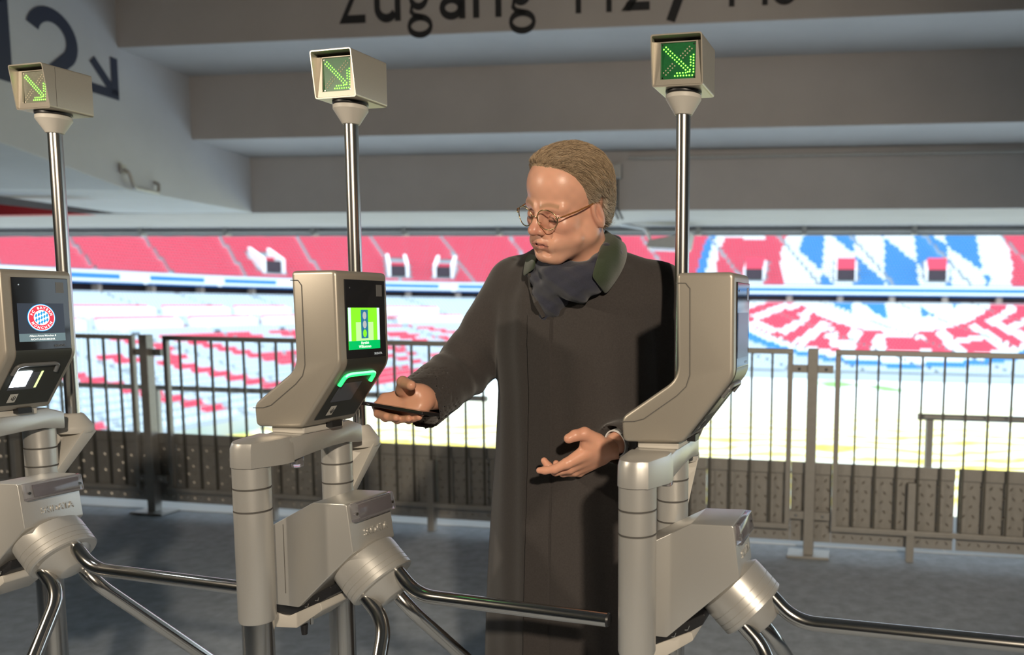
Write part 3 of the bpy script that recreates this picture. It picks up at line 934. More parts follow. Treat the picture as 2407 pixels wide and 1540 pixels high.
make_turnstile('M', (-0.904, 1.65, R_(16.63)), 'middle silver tripod turnstile with bright green screen beside the outstretched phone')
make_turnstile('R', (-0.113, 1.51, R_(13.61)), 'right silver tripod turnstile standing in front of the person\'s left shoulder')
make_turnstile('L', (-1.700, 1.795, R_(15.87)), 'left silver tripod turnstile cut by the frame, dark screen and glaring white scanner')

# ================================================================== THE STADIUM BOWL
SY = R_(10.0)
S1 = np.array([math.cos(SY), -math.sin(SY)])
S2 = np.array([math.sin(SY), math.cos(SY)])
def sw(x, y):
    """stadium plan coordinates -> world xy"""
    return x * S1[0] + y * S2[0], x * S1[1] + y * S2[1]
ZP = CAM_H - 10.0            # pitch level
Z_BACK = CAM_H + 0.45        # back of the lower tier
Z_RB0, Z_RB1 = CAM_H + 2.1, CAM_H + 3.85   # ribbon fascia
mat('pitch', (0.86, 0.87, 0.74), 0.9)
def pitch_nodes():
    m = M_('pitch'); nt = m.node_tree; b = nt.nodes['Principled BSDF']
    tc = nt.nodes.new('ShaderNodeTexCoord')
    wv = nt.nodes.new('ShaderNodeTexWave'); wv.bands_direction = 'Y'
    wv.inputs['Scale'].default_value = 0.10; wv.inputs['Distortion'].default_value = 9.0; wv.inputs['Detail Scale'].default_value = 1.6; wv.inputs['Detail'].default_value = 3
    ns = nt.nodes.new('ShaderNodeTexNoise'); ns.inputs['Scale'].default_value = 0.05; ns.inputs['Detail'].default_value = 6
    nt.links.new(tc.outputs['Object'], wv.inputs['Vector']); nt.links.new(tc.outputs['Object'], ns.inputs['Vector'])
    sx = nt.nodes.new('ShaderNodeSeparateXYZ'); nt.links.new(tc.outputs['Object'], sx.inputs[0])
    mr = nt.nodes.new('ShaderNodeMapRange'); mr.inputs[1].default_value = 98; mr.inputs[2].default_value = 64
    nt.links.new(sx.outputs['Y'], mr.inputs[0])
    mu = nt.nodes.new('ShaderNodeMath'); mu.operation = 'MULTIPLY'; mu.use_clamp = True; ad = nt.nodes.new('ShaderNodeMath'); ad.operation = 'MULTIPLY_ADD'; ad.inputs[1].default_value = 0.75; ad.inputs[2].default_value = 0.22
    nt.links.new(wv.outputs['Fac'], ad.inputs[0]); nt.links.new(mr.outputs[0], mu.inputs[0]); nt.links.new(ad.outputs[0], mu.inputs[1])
    c1 = nt.nodes.new('ShaderNodeMixRGB'); c1.inputs[1].default_value = (0.84, 0.88, 0.86, 1); c1.inputs[2].default_value = (0.90, 0.66, 0.04, 1)  # yellow grow-light glow and blown-out white painted into the pitch colour
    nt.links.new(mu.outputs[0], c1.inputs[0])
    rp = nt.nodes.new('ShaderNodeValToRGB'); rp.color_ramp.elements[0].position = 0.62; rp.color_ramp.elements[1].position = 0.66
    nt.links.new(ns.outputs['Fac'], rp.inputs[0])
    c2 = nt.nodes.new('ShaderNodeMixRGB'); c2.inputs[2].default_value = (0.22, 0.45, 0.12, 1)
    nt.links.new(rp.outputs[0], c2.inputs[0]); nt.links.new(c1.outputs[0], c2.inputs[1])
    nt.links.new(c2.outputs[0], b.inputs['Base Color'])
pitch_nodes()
mat('stand_concrete', (0.40, 0.44, 0.47), 0.85)
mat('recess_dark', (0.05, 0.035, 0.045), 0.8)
mat('recess_soffit', (0.25, 0.25, 0.27), 0.8)
mat('ribbon_blue', (0.03, 0.22, 0.60), 0.5)
mat('ribbon_white', (0.82, 0.86, 0.9), 0.5)
mat('pillar_tan', (0.35, 0.28, 0.24), 0.7)
mat('balustrade', (0.42, 0.46, 0.50), 0.3)
mat('desk_white', (0.88, 0.88, 0.88), 0.6)
mat('red_seat', (0.74, 0.05, 0.10), 0.45)
mat('pale_seat', (0.52, 0.60, 0.66), 0.45)
m = mat('seat_paint', (0.8, 0.8, 0.8), 0.45)
_at = m.node_tree.nodes.new('ShaderNodeVertexColor'); _at.layer_name = 'Col'
m.node_tree.links.new(_at.outputs['Color'], m.node_tree.nodes['Principled BSDF'].inputs['Base Color'])

# plan paths
def build_path(side_x, y0, yc, cx, r, yend, xend, nL=40, nA=20, nE=60):
    P = [(side_x, y0 + (yc - y0) * i / nL) for i in range(nL)]
    P += [(cx - r * math.cos(R_(90 * i / nA)), yc + r * math.sin(R_(90 * i / nA))) for i in range(nA)]
    P += [(cx + (xend - cx) * i / nE, yend) for i in range(nE + 1)]
    return np.array(P)
PIN = build_path(-44, 6, 99.5, -28, 16, 115.5, 112)
POUT = build_path(-100, 6, 110, -60, 40, 150, 112)
_d = np.gradient(POUT, axis=0)
NOUT = np.stack([-_d[:, 1], _d[:, 0]], 1)
NOUT /= np.linalg.norm(NOUT, axis=1)[:, None]
_flip = (NOUT * (POUT - np.array([0, 60]))).sum(1) < 0
NOUT[_flip] *= -1
def lower_row(f):
    return PIN * (1 - f) + POUT * f
def upper_row(o):
    return POUT + NOUT * o
def strip(rows, closed=False):
    """rows: list of (Nx2 path, z) -> quads between them"""
    mb = MB(); n = len(rows[0][0])
    for p, z in rows:
        for x, y in p:
            X, Y = sw(x, y); mb.v.append((X, Y, z))
    for i in range(len(rows) - 1):
        for k in range(n - 1):
            mb.f.append((i * n + k, i * n + k + 1, (i + 1) * n + k + 1, (i + 1) * n + k))
    return mb
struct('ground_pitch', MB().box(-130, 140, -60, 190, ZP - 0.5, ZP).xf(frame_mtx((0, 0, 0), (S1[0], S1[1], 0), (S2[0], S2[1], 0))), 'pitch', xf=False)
NLOW, NUP = 32, 26
FL = np.linspace(0.02, 0.985, NLOW)
zlow = lambda f: ZP + 0.8 + (Z_BACK - ZP - 0.8) * f
rows = []
for i, f in enumerate(FL):
    z = zlow(f)
    p = lower_row(f)
    if i: rows.append((p, zprev))
    rows.append((p, z)); zprev = z
rows.insert(0, (lower_row(FL[0]), ZP)); rows.append((lower_row(1.06), zprev))
struct('stand_lower', strip(rows), 'stand_concrete', xf=False)
UO = np.arange(NUP) * 0.82 + 0.6
zup = lambda o: Z_RB1 - 0.5 + 0.62 * o
rows = []
for i, o_ in enumerate(UO):
    z = zup(o_)
    p = upper_row(o_)
    if i: rows.append((p, zprev))
    rows.append((p, z)); zprev = z
rows.append((upper_row(UO[-1] + 1.5), zprev)); rows.append((upper_row(UO[-1] + 1.6), zprev + 8))
struct('stand_upper', strip(rows), 'stand_concrete', xf=False)
# fascia ribbon, soffit and dark recess with pillars
fas = struct('stand_fascia', strip([(upper_row(0.0), Z_RB0), (upper_row(-0.25), Z_RB0 + 0.25), (upper_row(-0.25), Z_RB1), (upper_row(0.5), Z_RB1), (upper_row(0.6), Z_RB1 - 0.5)]), 'ribbon_blue', xf=False)
rb = strip([(upper_row(-0.28), Z_RB1 - 0.40), (upper_row(-0.28), Z_RB1 - 0.02)]).obj('ribbon_edge', 'ribbon_white', fas)
rb = strip([(upper_row(-0.28), Z_RB0 + 0.24), (upper_row(-0.28), Z_RB0 + 0.62)]).obj('ribbon_edge', 'ribbon_white', fas)
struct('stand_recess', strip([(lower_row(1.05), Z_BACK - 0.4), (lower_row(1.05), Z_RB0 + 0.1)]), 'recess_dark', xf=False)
struct('stand_soffit', strip([(upper_row(0.0), Z_RB0), (upper_row(5.0), Z_RB0 + 0.05)]), 'recess_soffit', xf=False)
struct('stand_balustrade', strip([(lower_row(1.0), Z_BACK - 0.3), (lower_row(1.0), Z_BACK + 0.55), (lower_row(1.002), Z_BACK + 0.55)]), 'balustrade', xf=False)
def at_path(P, s):
    seg = np.linalg.norm(np.diff(P, axis=0), axis=1)
    c = np.concatenate([[0], np.cumsum(seg)])
    s = np.atleast_1d(s)
    i = np.clip(np.searchsorted(c, s, side='right') - 1, 0, len(seg) - 1)
    t = (s - c[i]) / seg[i]
    p = P[i] + (P[i + 1] - P[i]) * t[:, None]
    d = (P[i + 1] - P[i]) / seg[i][:, None]
    return p, d, c[-1]
# white blocks with a roundel on the ribbon
LWR = lower_row(1.02)
pil_p, pil_d, pil_L = at_path(LWR, np.arange(20, 300, 9.0))
for k, ((x, y), d) in enumerate(zip(pil_p, pil_d)):
    if k * 9 + 20 > pil_L: break
    X, Y = sw(x, y)
    MB().box(-0.5, 0.5, -0.3, 0.3, Z_BACK - 0.3, Z_RB0 + 0.1).xf(Matrix.Translation((X, Y, 0))).obj('pillar', 'pillar_tan', fas)
rp_, rd_, rL = at_path(upper_row(-0.31), np.arange(70, 170, 13.5))
for (x, y), d in zip(rp_, rd_):
    X, Y = sw(x, y)
    ex = Vector((d[0] * S1[0] + d[1] * S2[0], d[0] * S1[1] + d[1] * S2[1], 0))
    fm = frame_mtx((X, Y, (Z_RB0 + Z_RB1) / 2 + 0.03), ex, (0, 0, 1))
    mb = MB().add([(-2.6, -0.42, 0), (1.0, -0.42, 0), (1.0, 0.42, 0), (-2.6, 0.42, 0)], [(0, 1, 2, 3)])
    nn = 20
    mb.add([(1.6 + 0.85 * math.cos(2 * math.pi * q / nn), 0.85 * math.sin(2 * math.pi * q / nn), 0.01) for q in range(nn)], [tuple(range(nn))])
    mb.xf(fm).obj('ribbon_logo', 'ribbon_white', fas)

BLOCKS = []
DESKS = []
def pix(X, Y, Z):
    d = Vector((X, Y, Z - CAM_H)); mw = VIEW.to_3x3()
    r, u, b = mw.col[0], mw.col[1], mw.col[2]
    zz = -d.dot(b)
    return 1645 + 1950 * d.dot(r) / zz, 917 - 1950 * d.dot(u) / zz
# ---- long white desks at the back of the left stand, two staggered rows
k = 0
for f, s0_, hgt in ((0.58, 36, 1.25), (0.71, 40, 1.25)):
    P = lower_row(f)
    sp = np.arange(s0_, 150, 12.5)
    pp_, dd_, LL = at_path(P, sp)
    for (x, y), d in zip(pp_, dd_):
        X, Y = sw(x, y)
        u, v = pix(X, Y, zlow(f) + 1)
        if not (-30 < u < 1130): continue
        e = empty('covered_desk', (X, Y, zlow(f)), math.atan2(d[0] * S1[1] + d[1] * S2[1], d[0] * S1[0] + d[1] * S2[0]))
        DESKS.append((f, u, e))
        BLOCKS.append((X, Y, zlow(f), e.rotation_euler[2], 5.7, -1.2, 1.4))
        MB().prism([(-0.5, 0.0), (0.6, 0.0), (0.6, hgt + 0.2), (-0.5, hgt)], -5.2, 5.2, 'x').obj('cover', 'desk_white', e, bevel=0.05)
        MB().box(-5.2, 5.2, 0.62, 0.72, hgt + 0.1, hgt + 0.42).obj('seat_backs', 'red_seat', e)

ORD = ['first', 'second', 'third', 'fourth', 'fifth', 'sixth', 'seventh', 'eighth', 'ninth', 'tenth', 'eleventh', 'twelfth']
for ff, nm in ((0.58, 'lower'), (0.71, 'upper')):
    for q, (_, _, e) in enumerate(sorted((d for d in DESKS if d[0] == ff), key=lambda d: d[1])):
        tag(e, 'long white covered desk on the left stand, %s desk row, %s from the left' % (nm, ORD[q]), 'desk', 'white desks of the left stand')
# ---- stair entrances in the upper tier
def upper_pt(u, o_):
    best = None
    P = upper_row(o_)
    for i in range(len(P) - 1):
        for t in (0, .25, .5, .75):
            p = P[i] + (P[i + 1] - P[i]) * t
            X, Y = sw(*p)
            uu, vv = pix(X, Y, zup(o_))
            if Y > 20 and (best is None or abs(uu - u) < best[0]):
                d = P[i + 1] - P[i]; d = d / np.linalg.norm(d)
                best = (abs(uu - u), X, Y, math.atan2(d[0] * S1[1] + d[1] * S2[1], d[0] * S1[0] + d[1] * S2[0]))
    return best[1:]
words_ = {1775: 'nearest the right turnstile', 1987: 'the middle one of the crest', 2202: 'in the right half of the crest', 632: 'above the middle reader on the left', 930: 'beside the person\'s outstretched arm', 1050: 'just left of the person\'s face'}
for u, side in ((1775, 0), (1987, 0), (2202, 0), (632, 1), (930, 1), (1050, 1)):
    X, Y, rz = upper_pt(u, 4.2)
    e = empty('stair_entrance', (X, Y, zup(4.2)), rz, 'small stair entrance cut into the far upper tier, ' + words_[u], 'stair entrance', 'entrances of the far upper tier')
    w = 1.6
    BLOCKS.append((X, Y, zup(4.2), rz, 2.3, -3.2, 3.6))
    MB().box(-w, w, -2.2, 0.4, -0.9, 0.9).obj('opening', 'recess_dark', e)
    if side:
        for sx in (-w, w):
            MB().prism([(-2.6, -1.2), (3.2, 1.2), (3.2, 3.3), (-2.6, 1.2)], sx - 0.25, sx + 0.25, 'x').obj('side_wall', 'desk_white', e)
        MB().box(-w, w, 0.4, 0.8, -0.6, 1.6).obj('head_wall', 'red_seat', e)
    else:
        MB().box(-w, w, -2.25, 0.6, 0.9, 2.9).obj('head_wall', 'red_seat', e)
        for sx in (-w - 0.15, w + 0.15):
            MB().prism([(-2.6, -1.2), (1.2, 0.6), (1.2, 2.6), (-2.6, 0.9)], sx - 0.15, sx + 0.15, 'x').obj('side_wall', 'desk_white', e)
# ---- seats: colours in stand coordinates (plan x on the end stand, row height)
FONT5 = {'M': ["10001", "11011", "10101", "10101", "10001", "10001", "10001"], 'U': ["10001", "10001", "10001", "10001", "10001", "10001", "01110"],
         'N': ["10001", "11001", "10101", "10101", "10011", "10011", "10001"], 'C': ["01110", "10001", "10000", "10000", "10000", "10001", "01110"],
         'H': ["10001", "10001", "10001", "11111", "10001", "10001", "10001"], 'E': ["11111", "10000", "10000", "11110", "10000", "10000", "11111"],
         'F': ["11111", "10000", "10000", "11110", "10000", "10000", "10000"], 'B': ["11110", "10001", "10001", "11110", "10001", "10001", "11110"],
         'A': ["01110", "10001", "10001", "11111", "10001", "10001", "10001"], 'Y': ["10001", "10001", "01010", "00100", "00100", "00100", "00100"],
         'R': ["11110", "10001", "10001", "11110", "10100", "10010", "10001"]}
BOLD = 0.02
def bit(ch, cx, cy):
    """cx, cy in 0..1 from the top left of the letter; strokes kept bold"""
    for ox, oy in ((0, 0), (BOLD, 0), (-BOLD, 0), (0, BOLD), (0, -BOLD)):
        x_, y_ = cx + ox, cy + oy
        if 0 <= x_ < 1 and 0 <= y_ < 1 and FONT5[ch][int(y_ * 7)][int(x_ * 5)] == '1': return True
    return False
WHITE = (0.84, 0.86, 0.87); RED = (0.74, 0.05, 0.10); BLUE = (0.03, 0.24, 0.60); PALE = (0.52, 0.60, 0.66)
def crest(px, py):
    """px,py: crest plane, 450 half width, 272 half height, py downwards"""
    a, b = px / 468.0, py / 272.0
    rr = math.hypot(a, b)
    if rr > 1: return None
    if rr > 0.955: return BLUE
    if rr > 0.905: return WHITE
    if math.hypot(px / 268.0, py / 186.0) > 1:
        th = math.degrees(math.atan2(a, b))       # 0 = bottom, + to the right
        k = (0.905 - rr - 0.012) / 0.206
        for j, ch in enumerate('MUNCHEN'):
            t0 = (j - 3) * 21.0
            cx = (th - t0) / 16.0 + 0.5
            if bit(ch, cx, 1 - k): return WHITE
            if ch == 'U' and k > 0.93 and abs(abs(cx - 0.5) - 0.25) < 0.12: return WHITE
        th2 = math.degrees(math.atan2(a, -b))
        for j, ch in enumerate('FC BAYERN'):
            if ch == ' ': continue
            t0 = (j - 4) * 18.5
            cx = (th2 - t0) / 13.5 + 0.5
            if bit(ch, cx, k): return WHITE
        return RED
    if math.hypot(px / 226.0, py / 152.0) > 1: return WHITE
    A = math.floor((px + 20) / 73.0)
    B = math.floor((py - 0.80 * px + 20) / 98.0)
    return BLUE if (A + B) % 2 == 0 else WHITE
def seat_colour(tier, x, y, s, row, n):
    end = y > 112 and x > -62
    if tier == 'low':
        f = row / (n - 1)
        if end:
            c = crest((x - 8.0) / 35.0 * 450, 878 - 203 * f + 42 * f * f - 600)
            if c: return c
        # big red lettering on the side stand
        if 1 <= row <= 15:
            q = (s - 20) / 17.0
            j = int(math.floor(q))
            if 0 <= j < 6:
                if FONT5['BAYERN'[j]][int((1 - (row - 1) / 14.99) * 6.99)][min(4, int((q - j) * 6.2))] == '1' and (q - j) < 0.8: return RED
        if 16 <= row <= 20 and (int(s / 7.3) * 7 + row) % 11 == 0: return RED
        return PALE
    v = 672 - 117 * (UO[row] / 16.9) - 600
    if end:
        c = crest((x - 8.0) / 35.0 * 450, v)
        if c: return c
    return RED

SEATP = [(0.0, 0.0), (0.42, 0.0), (0.50, 0.40), (0.44, 0.40), (0.36, 0.09), (0.0, 0.07)]   # (backwards, up) section of a seat
HALF = 0.235
picked = []
def seats(tier, nrows, rowpath, zrow):
    V, F, Cc = [], [], []
    cand = []
    for r in range(nrows):
        P = rowpath(r)
        _, _, L = at_path(P, [0.0])
        ss = np.arange(10.0, L - 1, 0.55)
        # aisles run straight up the stand: place them by the share of the path
        frac = ss / L
        nA_ = 26
        ph = frac * nA_ % 1.0
        gap = 0.55 * nA_ / L * 1.15
        keep = (ph > gap)
        ss = ss[keep]
        p, d, _ = at_path(P, ss)
        z = zrow(r)
        for (x, y), (dx, dy), s in zip(p, d, ss):
            X, Y = sw(x, y)
            w = X / max(Y, 1)
            if w < -0.95 or w > 0.52 or Y < 25: continue
            tx, ty = dx * S1[0] + dy * S2[0], dx * S1[1] + dy * S2[1]
            bx, by = -ty, tx              # outward
            if any(abs(z - b[2]) < 4 and abs((X - b[0]) * math.cos(b[3]) + (Y - b[1]) * math.sin(b[3])) < b[4]
                   and b[5] < -(X - b[0]) * math.sin(b[3]) + (Y - b[1]) * math.cos(b[3]) < b[6] for b in BLOCKS): continue
            col = seat_colour(tier, x, y, s, r, nrows)
            cand.append((X, Y, z, tx, ty, bx, by, col))
    return cand
# outward direction: left normal of the path direction (path runs away from us on the left, then to the right)
low = seats('low', NLOW, lambda r: lower_row(FL[r] + 0.004), lambda r: zlow(FL[r]) + 0.34)
upp = seats('up', NUP, lambda r: upper_row(UO[r] + 0.1), lambda r: zup(UO[r]) + 0.34)
# the 300 largest that show: nearest seats of the side stand seen over the fence
order = sorted(range(len(low)), key=lambda i: low[i][0] ** 2 + low[i][1] ** 2)
single = []
for i in order:
    X, Y, Z = low[i][:3]
    u, v = pix(X, Y, Z)
    if 215 < u < 1120 and 560 < v < 1006 and not (625 < u < 890) and not (300 < u < 390) and low[i][7] in (PALE, RED):
        single.append(i)
        if len(single) == 300: break
sset = set(single)
def seat_arrays(lst):
    n = len(lst)
    A = np.array([c[:7] for c in lst])
    prof = np.array(SEATP)
    k = len(prof)
    base = A[:, :3]
    t = np.stack([A[:, 3], A[:, 4], np.zeros(n)], 1)
    bk = np.stack([A[:, 5], A[:, 6], np.zeros(n)], 1)
    up = np.array([0, 0, 1.0])
    pts = base[:, None, :] + bk[:, None, :] * prof[None, :, 0:1] + up * prof[None, :, 1:2]
    L_ = pts - t[:, None, :] * HALF
    R__ = pts + t[:, None, :] * HALF
    V = np.concatenate([L_, R__], 1).reshape(-1, 3)
    f = []
    for i in range(k):
        j = (i + 1) % k
        f.append((i, j, j + k, i + k))
    f = np.array(f)
    F = (f[None] + (np.arange(n) * 2 * k)[:, None, None]).reshape(-1, 4)
    caps = np.array([(0, 1, 4, 5), (1, 2, 3, 4), (5 + k, 4 + k, 1 + k, 0 + k), (4 + k, 3 + k, 2 + k, 1 + k)])
    F2 = (caps[None] + (np.arange(n) * 2 * k)[:, None, None]).reshape(-1, 4)
    F = np.concatenate([F, F2])
    cols = np.repeat(np.array([c[7] for c in lst]), 2 * k, axis=0)
    return V, F, cols
def seat_mass(name, lst, label):
    V, F, cols = seat_arrays(lst)
    me = bpy.data.meshes.new(name)
    me.vertices.add(len(V)); me.vertices.foreach_set('co', V.ravel())
    me.loops.add(F.size); me.loops.foreach_set('vertex_index', F.ravel().astype(np.int32))
    me.polygons.add(len(F)); me.polygons.foreach_set('loop_start', np.arange(0, F.size, 4, dtype=np.int32))
    me.polygons.foreach_set('loop_total', np.full(len(F), 4, dtype=np.int32))
    me.update(calc_edges=True)
    ca = me.color_attributes.new('Col', 'FLOAT_COLOR', 'POINT')
    ca.data.foreach_set('color', np.concatenate([cols, np.ones((len(cols), 1))], 1).ravel())
    o = link(name, me, 'seat_paint')
    tag(o, label, 'seating', None, 'stuff')
    return o
seat_mass('lower_tier_seats', [c for i, c in enumerate(low) if i not in sset], 'rows of lower tier seats, pale grey with red letters and the lower half of the crest')
seat_mass('upper_tier_seats', upp, 'rows of upper tier seats, red with a blue and white lozenge crest')
# individual seats
def seat_mesh(matname):
    V, F, _ = seat_arrays([(0, 0, 0, 1, 0, 0, 1, (1, 1, 1))])
    me = bpy.data.meshes.new('stadium_seat')
    me.from_pydata([tuple(v) for v in V], [], [tuple(int(i) for i in f) for f in F])
    me.materials.append(M_(matname))
    return me
SM = {PALE: seat_mesh('pale_seat'), RED: seat_mesh('red_seat')}
for i in single:
    X, Y, Z, tx, ty, bx, by, col = low[i]
    o = bpy.data.objects.new('stadium_seat', SM[col])
    COL.objects.link(o)
    o.location = (X, Y, Z)
    o.rotation_euler = (0, 0, math.atan2(ty, tx))
    if col is RED:
        tag(o, 'red plastic stadium seat in the big lettering of the lower left stand', 'seat', 'nearest red seats of the left stand')
    else:
        tag(o, 'pale grey plastic stadium seat near the front of the lower left stand', 'seat', 'nearest pale seats of the left stand')

# near tier falling away beyond the floor edge
nt_ = MB().add([(-40, 5.75, -0.3), (45, 5.75, -0.3), (45, 24, ZP + 0.2), (-40, 24, ZP + 0.2)], [(0, 1, 2, 3)])
mat('near_tier', (0.66, 0.70, 0.73), 0.8)
struct('stand_near', nt_, 'near_tier')

# ================================================================== THE PERSON
def surfnet(fn, lo, hi, h):
    """vectorised surface nets of a signed distance function"""
    ax = [np.arange(lo[i], hi[i] + h, h, dtype=np.float32) for i in range(3)]
    X, Y, Z = np.meshgrid(*ax, indexing='ij')
    D = fn(X, Y, Z).astype(np.float32)
    S = D < 0
    nx, ny, nz = [n - 1 for n in D.shape]
    cnt = np.zeros((nx, ny, nz), np.int8)
    for a in (0, 1):
        for b in (0, 1):
            for c in (0, 1):
                cnt += S[a:a + nx, b:b + ny, c:c + nz]
    mask = (cnt > 0) & (cnt < 8)
    idx = -np.ones(mask.shape, np.int64)
    ci, cj, ck = np.nonzero(mask)
    n = len(ci)
    idx[ci, cj, ck] = np.arange(n)
    acc = np.zeros((n, 3)); num = np.zeros(n)
    corners = [(a, b, c) for a in (0, 1) for b in (0, 1) for c in (0, 1)]
    for p in corners:
        for q in corners:
            if sum(abs(p[i] - q[i]) for i in range(3)) != 1 or p > q: continue
            d0 = D[ci + p[0], cj + p[1], ck + p[2]]; d1 = D[ci + q[0], cj + q[1], ck + q[2]]
            m = (d0 < 0) != (d1 < 0)
            t = np.where(m, d0 / np.where(m, d0 - d1, 1), 0)
            for i in range(3):
                acc[:, i] += np.where(m, p[i] + (q[i] - p[i]) * t, 0)
            num += m
    V = np.stack([ci, cj, ck], 1) + acc / num[:, None]
    V = V * h + np.array([a[0] for a in ax])
    F = []
    for axis in range(3):
        A = [slice(None)] * 3; B = [slice(None)] * 3
        A[axis] = slice(0, -1); B[axis] = slice(1, None)
        ch = S[tuple(A)] != S[tuple(B)]
        o1, o2 = [(1, 2), (2, 0), (0, 1)][axis]
        i = np.array(np.nonzero(ch))
        ok = (i[o1] > 0) & (i[o2] > 0) & (i[o1] < D.shape[o1] - 1) & (i[o2] < D.shape[o2] - 1)
        i = i[:, ok]
        def cell(da, db):
            j = i.copy(); j[o1] -= da; j[o2] -= db
            return idx[j[0], j[1], j[2]]
        q = np.stack([cell(1, 1), cell(0, 1), cell(0, 0), cell(1, 0)], 1)
        neg = S[i[0], i[1], i[2]]
        q[~neg] = q[~neg][:, ::-1]
        F.append(q)
    F = np.concatenate(F)
    F = F[(F >= 0).all(1)]
    return V, F
def np_mesh(name, V, F, cols=None):
    me = bpy.data.meshes.new(name)
    me.vertices.add(len(V)); me.vertices.foreach_set('co', np.asarray(V, np.float32).ravel())
    me.loops.add(F.size); me.loops.foreach_set('vertex_index', F.ravel().astype(np.int32))
    me.polygons.add(len(F)); me.polygons.foreach_set('loop_start', np.arange(0, F.size, 4, dtype=np.int32))
    me.polygons.foreach_set('loop_total', np.full(len(F), 4, dtype=np.int32))
    me.update(calc_edges=True)
    me.polygons.foreach_set('use_smooth', np.ones(len(F), bool))
    if cols is not None:
        ca = me.color_attributes.new('Col', 'FLOAT_COLOR', 'POINT')
        ca.data.foreach_set('color', np.concatenate([cols, np.ones((len(cols), 1))], 1).astype(np.float32).ravel())
    return me
def relax(V, F, it=2, lam=0.5):
    n = len(V)
    for _ in range(it):
        acc = np.zeros_like(V); num = np.zeros(n)
        for a in range(4):
            b = (a + 1) % 4
            for k in range(3):
                acc[:, k] += np.bincount(F[:, a], V[F[:, b], k], n) + np.bincount(F[:, b], V[F[:, a], k], n)
            num += np.bincount(F[:, a], minlength=n) + np.bincount(F[:, b], minlength=n)
        V = V + lam * (acc / np.maximum(num, 1)[:, None] - V)
    return V
def smin(a, b, k):
    h = np.maximum(k - np.abs(a - b), 0) / k
    return np.minimum(a, b) - h * h * k * 0.25
def smax(a, b, k):
    return -smin(-a, -b, k)
def ell(X, Y, Z, c, r):
    x, y, z = (X - c[0]) / r[0], (Y - c[1]) / r[1], (Z - c[2]) / r[2]
    k0 = np.sqrt(x * x + y * y + z * z)
    k1 = np.sqrt((x / r[0]) ** 2 + (y / r[1]) ** 2 + (z / r[2]) ** 2)
    return k0 * (k0 - 1) / np.maximum(k1, 1e-6)
def cap(X, Y, Z, a, b, ra, rb=None):
    rb = ra if rb is None else rb
    a = np.asarray(a, float); b = np.asarray(b, float); d = b - a
    t = ((X - a[0]) * d[0] + (Y - a[1]) * d[1] + (Z - a[2]) * d[2]) / (d @ d)
    t = np.clip(t, 0, 1)
    return np.sqrt((X - a[0] - d[0] * t) ** 2 + (Y - a[1] - d[1] * t) ** 2 + (Z - a[2] - d[2] * t) ** 2) - (ra + (rb - ra) * t)

